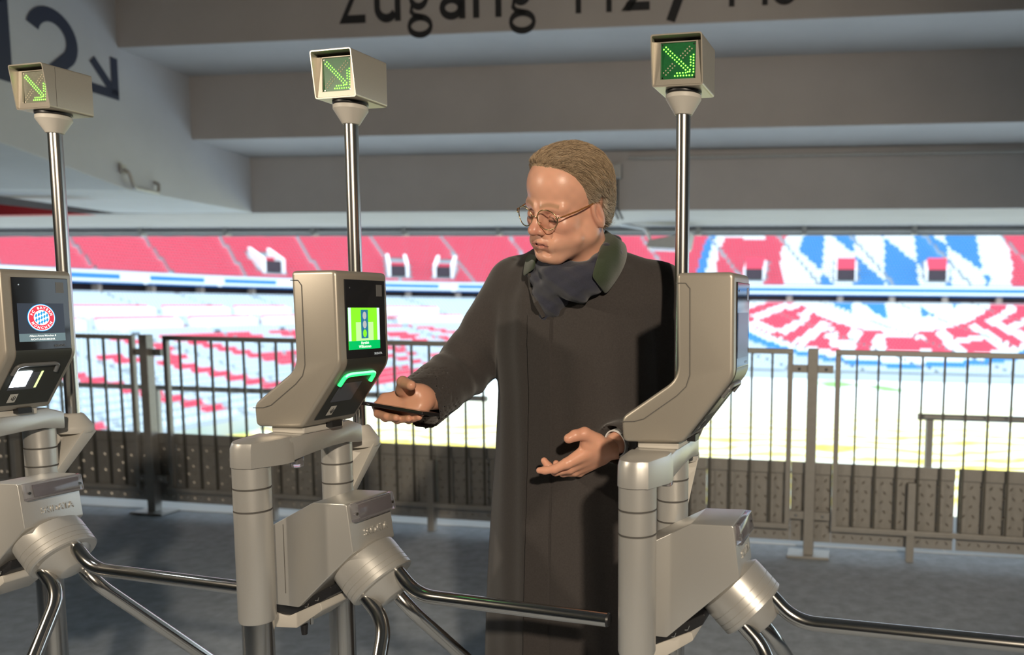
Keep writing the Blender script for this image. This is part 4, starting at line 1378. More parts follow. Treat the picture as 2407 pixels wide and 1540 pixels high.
# ---- head in its own frame: x forward, y to the person's left, z up
def head_sdf(X, Y, Z):
    A = np.abs(Y)
    d = ell(X, A, Z, (-0.014, 0, 0.040), (0.098, 0.077, 0.080))
    d = smin(d, ell(X, A, Z, (0.030, 0, 0.050), (0.058, 0.064, 0.062)), 0.02)
    d = smin(d, ell(X, A, Z, (0.030, 0, -0.018), (0.058, 0.060, 0.072)), 0.02)
    d = smin(d, ell(X, A, Z, (0.036, 0, -0.066), (0.050, 0.052, 0.042)), 0.02)
    d = smin(d, ell(X, A, Z, (0.074, 0, -0.094), (0.018, 0.024, 0.017)), 0.018)
    d = smin(d, cap(X, A, Z, (-0.004, 0.052, -0.050), (0.066, 0.022, -0.094), 0.018, 0.016), 0.02)
    d = smin(d, cap(X, A, Z, (-0.006, 0.058, -0.010), (-0.002, 0.052, -0.055), 0.016), 0.02)
    d = smin(d, ell(X, A, Z, (0.056, 0.040, -0.024), (0.024, 0.022, 0.020)), 0.018)
    d = smin(d, cap(X, A, Z, (0.084, 0.010, 0.014), (0.066, 0.048, 0.014), 0.0095), 0.014)
    d = smin(d, cap(X, A, Z, (0.040, 0.052, -0.055), (0.078, 0.026, -0.062), 0.016), 0.016)     # cheek fold
    # eye sockets and lids
    d = smax(d, -ell(X, A, Z, (0.092, 0.031, -0.006), (0.013, 0.017, 0.013)), 0.010)
    d = smin(d, ell(X, A, Z, (0.0735, 0.032, -0.007), (0.0135, 0.0155, 0.0125)), 0.003)
    # nose
    d = smin(d, cap(X, A, Z, (0.084, 0, 0.008), (0.104, 0, -0.024), 0.0085, 0.0105), 0.010)
    d = smin(d, ell(X, A, Z, (0.110, 0, -0.031), (0.0125, 0.0125, 0.0110)), 0.008)
    d = smin(d, ell(X, A, Z, (0.098, 0.0125, -0.0345), (0.0110, 0.0075, 0.0080)), 0.005)
    d = smax(d, -ell(X, A, Z, (0.104, 0.0065, -0.0440), (0.0050, 0.0034, 0.0040)), 0.003)
    # mouth
    d = smin(d, ell(X, A, Z, (0.076, 0, -0.062), (0.020, 0.030, 0.022)), 0.012)
    d = smin(d, cap(X, A, Z, (0.0955, 0.003, -0.0600), (0.083, 0.024, -0.0635), 0.0048, 0.003), 0.004)
    d = smin(d, cap(X, A, Z, (0.0935, 0, -0.0715), (0.082, 0.021, -0.068), 0.0062, 0.003), 0.005)
    d = smax(d, -cap(X, A, Z, (0.1015, 0, -0.0655), (0.084, 0.026, -0.0660), 0.0021), 0.0025)
    d = smax(d, -cap(X, A, Z, (0.0985, 0, -0.0835), (0.088, 0.016, -0.0840), 0.0035), 0.010)
    # folds beside the nose and mouth
    d = smax(d, -cap(X, A, Z, (0.0955, 0.0200, -0.034), (0.0770, 0.0395, -0.070), 0.0022, -0.0060), 0.010)
    d = smax(d, -cap(X, A, Z, (0.0965, 0.0045, 0.018), (0.0940, 0.0045, 0.032), 0.0012), 0.004)
    # neck
    d = smin(d, cap(X, A, Z, (-0.022, 0, -0.045), (-0.050, 0, -0.19), 0.056, 0.064), 0.03)
    # ears
    e = ell(X - 0.30 * (Z + 0.012), A, Z, (-0.012, 0.0775, -0.010), (0.0175, 0.0085, 0.0330))
    e = smax(e, -ell(X - 0.30 * (Z + 0.012), A, Z, (-0.0090, 0.0860, -0.0060), (0.0095, 0.0075, 0.0190)), 0.004)
    e = smin(e, ell(X - 0.30 * (Z + 0.012), A, Z, (-0.0150, 0.0815, -0.0070), (0.0035, 0.0035, 0.0160)), 0.003)
    d = smin(d, e, 0.005)
    return d
HEAD_S = 1.015
_y, _p, _r = R_(-36.4), R_(16.8), R_(-10.5)
def head_rot():
    B = np.array([[0, 1, 0], [-1, 0, 0], [0, 0, 1.0]])
    cy, sy = math.cos(_y), math.sin(_y); Rz = np.array([[cy, -sy, 0], [sy, cy, 0], [0, 0, 1]])
    cp, sp = math.cos(_p), math.sin(_p); Rp = np.array([[cp, 0, sp], [0, 1, 0], [-sp, 0, cp]])
    cr, sr = math.cos(_r), math.sin(_r); Rr = np.array([[1, 0, 0], [0, cr, -sr], [0, sr, cr]])
    return Rz @ B @ Rp @ Rr
HR = head_rot(); HT = np.array([-0.302, 1.90, 1.640])
def h2w(L):
    return (HEAD_S * np.atleast_2d(L)) @ HR.T + HT
def wpt(u, v, Yd):
    d = cam_ray(u, v)
    return np.array(Vector((0, 0, CAM_H)) + d * (Yd / d.y))

def near(V, c, r):
    d = np.sqrt((((V - np.array(c)) / np.array(r)) ** 2).sum(1))
    return np.clip(1.35 - d, 0, 1)[:, None] * np.clip(1.0 / 0.35, 0, 1)
def mixc(C, col, w):
    return C * (1 - w) + np.array(col) * w
SKIN = np.array((0.74, 0.395, 0.275))
HV, HF = surfnet(head_sdf, (-0.125, -0.10, -0.20), (0.130, 0.10, 0.130), 0.0019)
HV = relax(HV, HF, 1, 0.35)
HA = HV.copy(); HA[:, 1] = np.abs(HA[:, 1])
HC = np.tile(SKIN, (len(HV), 1))
HC *= (1 + 0.05 * np.sin(HV[:, 0:1] * 190 + 2) * np.sin(HV[:, 1:2] * 170) * np.sin(HV[:, 2:3] * 210))
HC = mixc(HC, (0.58, 0.215, 0.165), 0.75 * near(HA, (0.110, 0.0, -0.030), (0.016, 0.017, 0.016)))
HC = mixc(HC, (0.60, 0.255, 0.19), 0.45 * near(HA, (0.065, 0.044, -0.030), (0.03, 0.028, 0.024)))
HC = mixc(HC, (0.57, 0.25, 0.19), 0.4 * near(HA, (-0.01, 0.08, -0.01), (0.022, 0.02, 0.036)))
lip = np.clip(1.4 - np.abs(HA[:, 2] + 0.0662) / 0.0075, 0, 1) * (HA[:, 1] < 0.0235) * (HA[:, 0] > 0.080)
HC = mixc(HC, (0.47, 0.165, 0.135), 0.75 * lip[:, None])
ml = np.clip(1.3 - np.abs(HA[:, 2] + 0.0658) / 0.0016, 0, 1) * (HA[:, 1] < 0.0245) * (HA[:, 0] > 0.080)
HC = mixc(HC, (0.12, 0.03, 0.03), 0.8 * ml[:, None])
# brows
bz = 0.0185 + 0.004 * np.sin((HA[:, 1] - 0.010) / 0.038 * math.pi)
br_ = np.clip(1.5 - np.abs(HA[:, 2] - bz) / 0.0042, 0, 1) * (HA[:, 1] > 0.009) * (HA[:, 1] < 0.049) * (HA[:, 0] > 0.055)
HC = mixc(HC, (0.34, 0.21, 0.12), 0.65 * br_[:, None])
HC = mixc(HC, (0.55, 0.25, 0.18), 0.55 * near(HA, (0.080, 0.032, -0.003), (0.016, 0.018, 0.013)))  # socket and lid-crease shade painted into the skin round the eyes
cr_ = np.clip(1.3 - np.abs(HA[:, 2] - 0.0035 + 6 * (HA[:, 1] - 0.032) ** 2) / 0.0014, 0, 1) * (np.abs(HA[:, 1] - 0.032) < 0.014) * (HA[:, 0] > 0.07)
HC = mixc(HC, (0.30, 0.11, 0.08), 0.6 * cr_[:, None])
# lowered lids: lash line and a sliver of eye
ez = -0.0115 - 0.10 * np.abs(HA[:, 1] - 0.032)
ey_ = (np.abs(HA[:, 1] - 0.0325) < 0.0125) & (HA[:, 0] > 0.072)
sl_ = np.clip(1.4 - np.abs(HA[:, 2] - ez) / 0.0032, 0, 1) * ey_
HC = mixc(HC, (0.055, 0.035, 0.03), 0.85 * sl_[:, None])
HC = mixc(HC, (0.48, 0.20, 0.15), 0.35 * (np.clip(1.4 - np.abs(HA[:, 2] + 0.018) / 0.004, 0, 1) * ey_)[:, None])
HC = mixc(HC, (0.46, 0.30, 0.23), 0.25 * near(HA, (0.05, 0.03, -0.085), (0.05, 0.05, 0.03)))

# ---- hands, joints placed in space
def hand(chains, extra, k=0.006, h=0.0018):
    segs = []
    for ch in chains:
        for a, b in zip(ch[:-1], ch[1:]):
            segs.append((a[0], b[0], a[1], b[1]))
    pts = np.array([s[0] for s in segs] + [s[1] for s in segs] + [e[0] for e in extra])
    lo, hi = pts.min(0) - 0.035, pts.max(0) + 0.035
    def fn(X, Y, Z):
        palm = None
        for e in extra:
            q = cap(X, Y, Z, e[0], e[1], e[2], e[3])
            palm = q if palm is None else smin(palm, q, 0.014)
        d = palm
        for ch in chains:
            f_ = None
            for a, b in zip(ch[:-1], ch[1:]):
                q = cap(X, Y, Z, a[0], b[0], a[1], b[1])
                f_ = q if f_ is None else smin(f_, q, 0.004)
            d = smin(d, f_, k)
        return d
    V, F = surfnet(fn, lo, hi, h)
    V = relax(V, F, 1, 0.3)
    # colour: redder joints and tips
    C_ = np.tile(SKIN * np.array((1.02, 0.98, 0.95)), (len(V), 1))
    for ch in chains:
        for p, r in ch[1:]:
            C_ = mixc(C_, (0.60, 0.26, 0.19), 0.35 * near(V, p, (r * 1.2,) * 3))
    return V, F, C_
J = lambda u, v, Yd, r: (wpt(u, v, Yd), r)
RH_ch = [
    [J(905, 936, 1.905, .0105), J(885, 955, 1.890, .0095), J(889, 973, 1.862, .0088), J(908, 978, 1.836, .0076)],
    [J(908, 946, 1.900, .0105), J(893, 968, 1.880, .0098), J(906, 982, 1.850, .0090), J(931, 982, 1.822, .0078)],
    [J(916, 955, 1.895, .0100), J(908, 975, 1.875, .0094), J(934, 987, 1.845, .0088), J(961, 984, 1.818, .0076)],
    [J(930, 962, 1.890, .0092), J(932, 980, 1.870, .0084), J(961, 988, 1.842, .0080), J(985, 981, 1.820, .0070)],
    [J(972, 918, 1.900, .0165), J(946, 916, 1.880, .0145), J(947, 898, 1.858, .0128), J(966, 906, 1.832, .0112)],
]
RH_ex = [(wpt(1000, 938, 1.925), wpt(1045, 935, 1.99), .027, .027), (wpt(992, 925, 1.915), wpt(905, 936, 1.905), .019, .0115), (wpt(995, 935, 1.912), wpt(908, 946, 1.90), .019, .0115),
         (wpt(995, 945, 1.905), wpt(918, 955, 1.895), .018, .011), (wpt(992, 952, 1.90), wpt(932, 962, 1.89), .018, .010), (wpt(980, 925, 1.905), wpt(960, 920, 1.895), .022, .019), (wpt(985, 958, 1.89), wpt(965, 962, 1.885), .016, .014), (wpt(945, 970, 1.888), wpt(978, 974, 1.885), .013, .013)]
LH_ch = [
    [J(1330, 1090, 1.835, .0115), J(1303, 1103, 1.832, .0098), J(1281, 1106, 1.832, .0088), J(1268, 1106, 1.832, .0074)],
    [J(1338, 1102, 1.862, .0110), J(1306, 1109, 1.860, .0098), J(1289, 1096, 1.860, .0088), J(1279, 1083, 1.862, .0076)],
    [J(1350, 1109, 1.884, .0105), J(1324, 1112, 1.888, .0094), J(1310, 1101, 1.892, .0086), J(1307, 1089, 1.895, .0074)],
    [J(1362, 1111, 1.902, .0095), J(1342, 1112, 1.908, .0084), J(1332, 1101, 1.914, .0078), J(1330, 1092, 1.916, .0068)],
    [J(1402, 1036, 1.855, .0175), J(1374, 1020, 1.836, .0150), J(1352, 1024, 1.824, .0128), J(1337, 1031, 1.818, .0112)],
]
LH_ex = [(wpt(1418, 1056, 1.875), wpt(1460, 1052, 1.93), .0265, .027), (wpt(1402, 1048, 1.86), wpt(1334, 1089, 1.838), .021, .0125), (wpt(1404, 1060, 1.872), wpt(1341, 1101, 1.862), .021, .012),
         (wpt(1408, 1070, 1.885), wpt(1352, 1108, 1.884), .020, .011), (wpt(1412, 1076, 1.895), wpt(1364, 1110, 1.902), .018, .010), (wpt(1398, 1042, 1.858), wpt(1378, 1040, 1.848), .021, .014)]
RV, RF, RC = hand(RH_ch, RH_ex)
LV, LF, LC = hand(LH_ch, LH_ex)

# ---- skeleton of the rest (mostly under the coat)
TC = np.array([-0.305, 2.085])              # torso axis
TYAW = R_(-20)
TA = np.array([math.cos(TYAW), math.sin(TYAW)])      # lateral axis (to the person's left, image right)
TB = np.array([-math.sin(TYAW), math.cos(TYAW)])     # backwards
shR, elR, cuR = np.array((-0.462, 2.115, 1.462)), np.array((-0.600, 2.125, 1.258)), np.array((-0.664, 1.955, 1.182))
shL, elL, cuL = np.array((-0.105, 2.045, 1.448)), np.array((-0.058, 2.085, 1.135)), np.array((-0.193, 1.905, 1.100))
def torso_cs(X, Y, Z, prof, grow=0.0):
    z = np.array([p[0] for p in prof]); a = np.array([p[1] for p in prof]); b = np.array([p[2] for p in prof])
    lean = np.interp(Z, [0.4, 1.2, 1.56], [0.0, 0.0, -0.035])
    q = (X - TC[0]) * TA[0] + (Y - TC[1]) * TA[1]
    w = (X - TC[0]) * TB[0] + (Y - TC[1]) * TB[1] - lean
    aa = np.interp(Z, z, a) + grow; bb = np.interp(Z, z, b) + grow
    k0 = np.sqrt((q / aa) ** 2 + (w / bb) ** 2)
    k1 = np.sqrt((q / aa ** 2) ** 2 + (w / bb ** 2) ** 2)
    return k0 * (k0 - 1) / np.maximum(k1, 1e-4), q, w
BPROF = [(0.80, .16, .11), (1.0, .17, .12), (1.2, .17, .12), (1.4, .18, .11), (1.48, .15, .09), (1.56, .06, .06)]
def body_sdf(X, Y, Z):
    d, _, _ = torso_cs(X, Y, Z, BPROF)
    d = np.maximum(d, Z - 1.57); d = np.maximum(d, 0.80 - Z)
    d = smin(d, cap(X, Y, Z, (-0.30, 2.06, 1.48), h2w([(-0.03, 0, -0.12)])[0], .06, .055), 0.03)
    for sh, el, cu in ((shR, elR, cuR), (shL, elL, cuL)):
        d = smin(d, cap(X, Y, Z, sh, el, .05, .042), 0.02)
        d = smin(d, cap(X, Y, Z, el, cu, .040, .028), 0.01)
    for sx in (-0.10, 0.09):
        c = TC + TA * sx
        d = smin(d, cap(X, Y, Z, (c[0], c[1], 0.85), (c[0], c[1], 0.48), .085, .058), 0.03)
        d = smin(d, cap(X, Y, Z, (c[0], c[1], 0.48), (c[0], c[1] + 0.02, 0.09), .056, .036), 0.02)
        d = smin(d, cap(X, Y, Z, (c[0], c[1] + 0.02, 0.045), (c[0] - 0.03, c[1] - 0.14, 0.035), .04, .03), 0.02)
    return d
BV, BF = surfnet(body_sdf, (-0.72, 1.80, -0.02), (0.10, 2.32, 1.60), 0.012)
BC = np.tile(SKIN, (len(BV), 1))
ofs = 0; VV, FF, CCc = [], [], []
for V, F, C_ in ((h2w(HV), HF, HC), (RV, RF, RC), (LV, LF, LC), (BV, BF, BC)):
    VV.append(V); FF.append(F + ofs); CCc.append(C_); ofs += len(V)
# head frame is right handed, so its faces keep their winding
m = mat('skin', tuple(SKIN), 0.36, sss=0.25, bump=(420, 0.12, 0.001))
_at = m.node_tree.nodes.new('ShaderNodeVertexColor'); _at.layer_name = 'Col'
m.node_tree.links.new(_at.outputs['Color'], m.node_tree.nodes['Principled BSDF'].inputs['Base Color'])
PERSON = empty('person', (TC[0], TC[1], 0), 0, 'person in long dark coat and navy scarf reaching a phone to the middle turnstile', 'person')
PINV = Matrix.Translation((-TC[0], -TC[1], 0))
def part(name, me, m_, parent=None):
    me.transform(PINV)
    o = link(name, me, m_, parent or PERSON)
    return o
part('body', np_mesh('body', np.concatenate(VV), np.concatenate(FF), np.concatenate(CCc)), 'skin')

# nails
mat('nail', (0.66, 0.40, 0.32), 0.3)
# ---- coat
CPROF = [(0.40, .262, .172), (0.70, .250, .165), (0.90, .238, .158), (1.05, .226, .152), (1.20, .218, .150), (1.32, .222, .146), (1.42, .222, .132), (1.475, .200, .112), (1.505, .160, .098), (1.53, .110, .085), (1.555, .080, .072), (1.60, .07, .065)]
def fold(X, Y, Z, a, b, amp, wl, ph=0.0):
    """crease rings along a limb"""
    d = b - a; L = np.linalg.norm(d); d = d / L
    t = (X - a[0]) * d[0] + (Y - a[1]) * d[1] + (Z - a[2]) * d[2]
    side = (X - a[0]) * d[1] - (Y - a[1]) * d[0] + 0.6 * (Z - a[2])
    return amp * np.sin((t + 0.35 * side) * 2 * math.pi / wl + ph) * np.exp(-((t - L) / 0.09) ** 2)
def coat_sdf(X, Y, Z):
    d, q, w = torso_cs(X, Y, Z, CPROF)
    # slow drapery in the skirt
    th = np.arctan2(q, -w)
    d = d + np.clip((1.15 - Z) / 0.7, 0, 1) * 0.006 * np.sin(th * 7 + 1.0) + 0.002 * np.sin(th * 13 + Z * 4)
    d = np.maximum(d, Z - 1.60)
    arms = None
    for sh, el, cu, rs in ((shR, elR, cuR, (.076, .068, .066)), (shL, elL, cuL, (.078, .066, .050))):
        u = cap(X, Y, Z, sh, el, rs[0], rs[1]) + fold(X, Y, Z, sh, el, 0.0040, 0.062)
        l = cap(X, Y, Z, el, cu, rs[1], rs[2]) + fold(X, Y, Z, cu, el, 0.0042, 0.055, 1.0)
        ax_ = (cu - el) / np.linalg.norm(cu - el)
        tt = (X - cu[0]) * ax_[0] + (Y - cu[1]) * ax_[1] + (Z - cu[2]) * ax_[2]
        l = smax(l, tt - 0.012, 0.004)                       # cut the sleeve end square
        inner = cap(X, Y, Z, cu - ax_ * 0.07, cu + ax_ * 0.10, rs[2] - .006)
        l = smax(l, -inner, 0.003)
        a_ = smin(u, l, 0.025)
        arms = a_ if arms is None else np.minimum(arms, a_)
        # round shoulders into the torso
    sh = np.minimum(cap(X, Y, Z, shR, (TC[0] - 0.08, TC[1] - 0.01, 1.50), .070, .06), cap(X, Y, Z, shL, (TC[0] + 0.08, TC[1] - 0.04, 1.50), .072, .06))
    d = smin(d, sh, 0.04)
    d = smin(d, arms, 0.018)
    # hem, vent of the button flap: a narrow groove down the front
    d = np.maximum(d, 0.40 - Z)
    qp = -0.052 - 0.012 * np.clip((1.3 - Z), 0, 1)
    gro = np.maximum(np.abs(q - qp) - 0.0022, np.maximum(w + 0.02, Z - 1.42))
    gro = np.maximum(gro, -(d + 0.007))
    d = smax(d, -np.maximum(np.abs(q - qp) - 0.0030, np.maximum(w + 0.03, Z - 1.40)) - 0.0 + np.minimum(0, d + 0.008) * 0 - 0.0, 0.001) if False else d
    flap = 0.0
    near_g = np.exp(-((q - qp) / 0.004) ** 2) * 0.0
    # neck opening
    op = ell(X, Y, Z, h2w([(-0.005, 0, -0.150)])[0], (0.070, 0.070, 0.070))
    d = smax(d - flap + near_g, -op, 0.01)
    return d
CV, CF = surfnet(coat_sdf, (-0.74, 1.82, 0.38), (0.03, 2.34, 1.62), 0.0052)
CV = relax(CV, CF, 1, 0.3)
mat('coat_cloth', (0.052, 0.045, 0.043), 0.9, spec=0.25, sheen=0.25, noise=(260, 0.3, 4), bump=(700, 0.4, 0.0012))
part('coat', np_mesh('coat', CV, CF), 'coat_cloth')

# ---- scarf: a thick roll round the neck and a tucked front
ring_l = []
nk = h2w([(-0.030, 0, -0.125)])[0]
for a, dz, r in ((200, .000, .034), (235, -.030, .038), (270, -.044, .040), (305, -.024, .034), (340, .018, .027), (20, .044, .026), (70, .048, .026), (120, .038, .028), (165, .022, .032)):
    ring_l.append((np.array([nk[0] + 0.072 * math.cos(R_(a)), nk[1] + 0.072 * math.sin(R_(a)), nk[2] - 0.018 + dz]), r))
ring_l.append(ring_l[0])
def scarf_sdf(X, Y, Z):
    d = None
    for (a, ra), (b, rb_) in zip(ring_l[:-1], ring_l[1:]):
        q = cap(X, Y, Z, a, b, ra, rb_)
        d = q if d is None else smin(d, q, 0.02)
    d = smin(d, cap(X, Y, Z, wpt(1378, 622, 1.965), wpt(1300, 680, 1.945), .030, .040), 0.02)
    d = smin(d, cap(X, Y, Z, wpt(1268, 640, 1.960), wpt(1300, 690, 1.945), .030, .036), 0.02)
    d = smin(d, cap(X, Y, Z, wpt(1296, 690, 1.945), wpt(1284, 742, 1.945), .034, .014), 0.02)
    d = smin(d, cap(X, Y, Z, wpt(1375, 642, 1.965), wpt(1300, 715, 1.945), .028, .028), 0.02)
    # soft wraps running down to the left
    s_ = (Z + 0.62 * X)
    d = d + 0.0022 * np.sin(s_ * 2 * math.pi / 0.040 + 1.5 * np.sin(X * 18)) + 0.0008 * np.sin((Z - 0.5 * X) * 2 * math.pi / 0.030)
    inner = cap(X, Y, Z, h2w([(-0.022, 0, -0.045)])[0], h2w([(-0.050, 0, -0.19)])[0], .056, .064)
    return smax(d, -inner, 0.004)
SV, SF = surfnet(scarf_sdf, (-0.46, 1.83, 1.34), (-0.14, 2.13, 1.66), 0.0034)
mat('scarf_wool', (0.040, 0.042, 0.062), 0.95, spec=0.2, sheen=0.3, noise=(500, 0.3, 3), bump=(900, 0.5, 0.0012))
part('scarf', np_mesh('scarf', SV, SF), 'scarf_wool')

# ---- green collar: a folded band of cloth with thickness
mat('collar_cloth', (0.045, 0.060, 0.036), 0.95, spec=0.2, sheen=0.3, noise=(500, 0.25, 3), bump=(900, 0.5, 0.001))
def first_hit(u, v, fns, y0=1.78, y1=2.35):
    ys = np.arange(y0, y1, 0.002)
    P_ = np.array([wpt(u, v, y_) for y_ in (y0, y1)])
    t = (ys - y0) / (y1 - y0)
    p = P_[0] + (P_[1] - P_[0]) * t[:, None]
    dd = None
    for f in fns:
        q = f(p[:, 0], p[:, 1], p[:, 2])
        dd = q if dd is None else np.minimum(dd, q)
    k = np.nonzero(dd < 0)[0]
    return ys[k[0]] if len(k) else None
def lay(pts, off, fallback):
    out = []
    for (u, v), fb in zip(pts, fallback):
        y_ = first_hit(u, v, (coat_sdf, scarf_sdf))
        y_ = fb if y_ is None else min(y_, fb + 0.10)
        out.append(wpt(u, v, y_ - off))
    return out
def band(inner, outer, name, thick=0.006, m_=6):
    """cloth laid over coat and scarf; inner/outer: (u, v, depth where nothing lies behind)"""
    n = len(inner); G_ = np.zeros((n, m_ + 1, 3))
    for i in range(n):
        for j in range(m_ + 1):
            t = j / m_
            G_[i, j] = np.array(inner[i]) * (1 - t) + np.array(outer[i]) * t
            y_ = first_hit(G_[i, j, 0], G_[i, j, 1], (coat_sdf, scarf_sdf))
            if y_ is not None: G_[i, j, 2] = min(G_[i, j, 2], y_)
    D_ = G_[:, :, 2].copy()
    for _ in range(6):                         # taut cloth: relax, never below the surface
        E_ = D_.copy()
        E_[1:-1] = (D_[:-2] + D_[2:] + 2 * D_[1:-1]) / 4
        E_[:, 1:-1] = (E_[:, :-2] + E_[:, 2:] + 2 * E_[:, 1:-1]) / 4
        D_ = np.minimum(E_, G_[:, :, 2])
    mb = MB()
    for i in range(n):
        for j in range(m_ + 1):
            mb.v.append(tuple(wpt(G_[i, j, 0], G_[i, j, 1], D_[i, j] - 0.012)))
    for i in range(n - 1):
        for j in range(m_):
            a = i * (m_ + 1) + j
            mb.f.append((a, a + 1, a + m_ + 2, a + m_ + 1))
    o = part(name, mb.mesh(name), 'collar_cloth')
    sd_ = o.modifiers.new('thickness', 'SOLIDIFY'); sd_.thickness = thick; sd_.offset = 0
    ss_ = o.modifiers.new('smooth', 'SUBSURF'); ss_.levels = 2; ss_.render_levels = 2
    return o
band([(1391, 650, 1.95), (1397, 628, 1.96), (1404, 605, 1.97), (1411, 580, 1.985), (1418, 556, 2.0), (1421, 538, 2.03)],
     [(1423, 694, 1.95), (1440, 672, 1.95), (1455, 650, 1.96), (1468, 625, 1.98), (1476, 598, 2.01), (1470, 572, 2.06)], 'collar')
band([(1264, 600, 1.98), (1258, 614, 1.97), (1256, 632, 1.96)], [(1243, 596, 2.02), (1234, 616, 1.99), (1229, 652, 1.97)], 'collar')
# lapel edge under the collar, front flap hiding the buttons
mbl = MB()
mbl.tube(lay([(1246, 645), (1250, 675), (1262, 712), (1278, 745)], 0.003, [1.95] * 4), [0.006, 0.008, 0.008, 0.005], 8)
part('lapel_edge', mbl.mesh('lapel_edge'), 'coat_cloth')
fl_ = MB()
nz_ = 44
for i_ in range(nz_ + 1):
    z_ = 1.395 - (1.395 - 0.41) * i_ / nz_
    for j_, (dq, of) in enumerate(((0.0, 0.001), (0.0012, 0.0085), (0.030, 0.0085), (0.062, 0.0065), (0.064, 0.0))):
        q_ = -0.052 - 0.012 * min(1, max(0, 1.3 - z_)) + dq
        ws = np.arange(-0.26, 0.0, 0.002)
        px_ = TC[0] + TA[0] * q_ + TB[0] * ws; py_ = TC[1] + TA[1] * q_ + TB[1] * ws
        dd_2 = coat_sdf(px_, py_, np.full_like(px_, z_))
        k_ = np.nonzero(dd_2 < 0)[0]
        w_ = ws[k_[0]] if len(k_) else -0.15
        p_ = TC + TA * q_ + TB * (w_ - of)
        fl_.v.append((p_[0], p_[1], z_))
for i_ in range(nz_):
    for j_ in range(4):
        a_ = i_ * 5 + j_
        fl_.f.append((a_, a_ + 1, a_ + 6, a_ + 5))
fo = part('button_flap', fl_.mesh('button_flap'), 'coat_cloth')
for p_ in fo.data.polygons: p_.use_smooth = True
fo.data.set_sharp_from_angle(angle=R_(40))

# ---- hair: shell plus combed strands
def hair_sdf(X, Y, Z):
    A = np.abs(Y)
    d = ell(X, A, Z, (-0.016, 0, 0.042), (0.1000, 0.0795, 0.0830))
    d = smin(d, ell(X, A, Z, (0.022, 0, 0.066), (0.052, 0.060, 0.052)), 0.02)
    d = smin(d, ell(X, A, Z, (-0.045, 0, -0.005), (0.064, 0.066, 0.075)), 0.02)
    thick = 0.003 + 0.005 * np.clip((Z - 0.04) / 0.07, 0, 1) + 0.003 * np.clip((0.06 - X) / 0.1, 0, 1)
    ang = np.arctan2(A, Z - 0.02)
    d = d - thick + 0.0007 * np.sin(A * 380 + 24 * X) + 0.0008 * np.sin(ang * 34 + X * 60)
    # hairline: lowest z of hair for each x; the temples recede
    xl = X + 0.32 * np.clip(A - 0.012, 0, 0.04) + 0.0012 * np.sin(A * 330)
    zmin = np.interp(xl, [-0.14, -0.085, -0.055, -0.034, -0.024, -0.010, 0.002, 0.010, 0.016, 0.022, 0.032, 0.050, 0.066, 0.076, 0.084, 0.10],
                         [-0.085, -0.075, -0.060, -0.030, 0.020, 0.026, 0.014, -0.012, -0.010, 0.016, 0.048, 0.078, 0.096, 0.110, 0.16, 0.3])
    return smax(d, (zmin - Z) * 0.75, 0.013)
AV, AF = surfnet(hair_sdf, (-0.135, -0.10, -0.10), (0.10, 0.10, 0.150), 0.0021)
_g = (np.clip((0.075 - AV[:, 2]) / 0.09, 0, 1) * np.clip((np.abs(AV[:, 1]) - 0.03) / 0.03, 0, 1))[:, None]
AC = np.array((0.34, 0.255, 0.17)) * (1 - _g) + np.array((0.36, 0.31, 0.255)) * _g
# strands
rs = np.random.default_rng(5)
tri = AV[AF]
nrm = np.cross(tri[:, 2] - tri[:, 0], tri[:, 3] - tri[:, 1]); ar = np.linalg.norm(nrm, axis=1)
nrm = nrm / np.maximum(ar, 1e-12)[:, None]
cen = tri.mean(1)
outw = head_sdf(cen[:, 0] - 0.0, cen[:, 1], cen[:, 2])
good = np.nonzero((outw > 0.001) & ~((np.abs(cen[:, 1]) > 0.070) & (cen[:, 2] < 0.024) & (cen[:, 0] > -0.036) & (cen[:, 0] < 0.012)) & (nrm @ np.array([0, 0, 1]) > -0.8))[0]
NS = 5200
sel = rs.choice(good, NS, p=ar[good] / ar[good].sum())
pos = cen[sel] + rs.normal(0, 0.0008, (NS, 3)); nn = nrm[sel]
# fine hairs along the hairline, rooted on the skin
_A = np.abs(HV[:, 1])
_xl = HV[:, 0] + 0.32 * np.clip(_A - 0.012, 0, 0.04)
_zm = np.interp(_xl, [-0.034, -0.024, -0.010, 0.002, 0.010, 0.016, 0.022, 0.032, 0.050, 0.066, 0.076, 0.084], [-0.030, 0.020, 0.026, 0.014, -0.012, -0.010, 0.016, 0.048, 0.078, 0.096, 0.110, 0.16])
_e = _zm - HV[:, 2]
_near = np.nonzero((_e > 0.0) & (_e < 0.011) & (HV[:, 0] > 0.0) & ~((_A > 0.069) & (HV[:, 2] < 0.03) & (HV[:, 0] < 0.022)) & (head_sdf(HV[:, 0] * 1.02, HV[:, 1] * 1.02, HV[:, 2]) > 0))[0]
_pk = rs.choice(_near, 1500, p=(0.0125 - _e[_near]) / (0.0125 - _e[_near]).sum())
_gn = np.stack([head_sdf(HV[_pk, 0] + 0.001 * (k == 0), HV[_pk, 1] + 0.001 * (k == 1), HV[_pk, 2] + 0.001 * (k == 2)) for k in range(3)], 1) - head_sdf(HV[_pk, 0], HV[_pk, 1], HV[_pk, 2])[:, None]
_gn /= np.maximum(np.linalg.norm(_gn, axis=1, keepdims=True), 1e-9)
pos = np.concatenate([pos, HV[_pk]]); nn = np.concatenate([nn, _gn]); NS = len(pos)
side = np.sign(pos[:, 1]) * np.clip(np.abs(pos[:, 1]) / 0.07, 0, 1)
comb = np.stack([-0.8 * np.ones(NS), 0.25 + 0.35 * side, -0.15 - 0.75 * np.abs(side)], 1)
frontw = np.clip((pos[:, 0] - 0.02) / 0.05, 0, 1)[:, None]
comb = comb + frontw * np.array([0.0, 0.35, 0.65])
comb += rs.normal(0, 0.22, (NS, 3))
comb -= (comb * nn).sum(1, keepdims=True) * nn
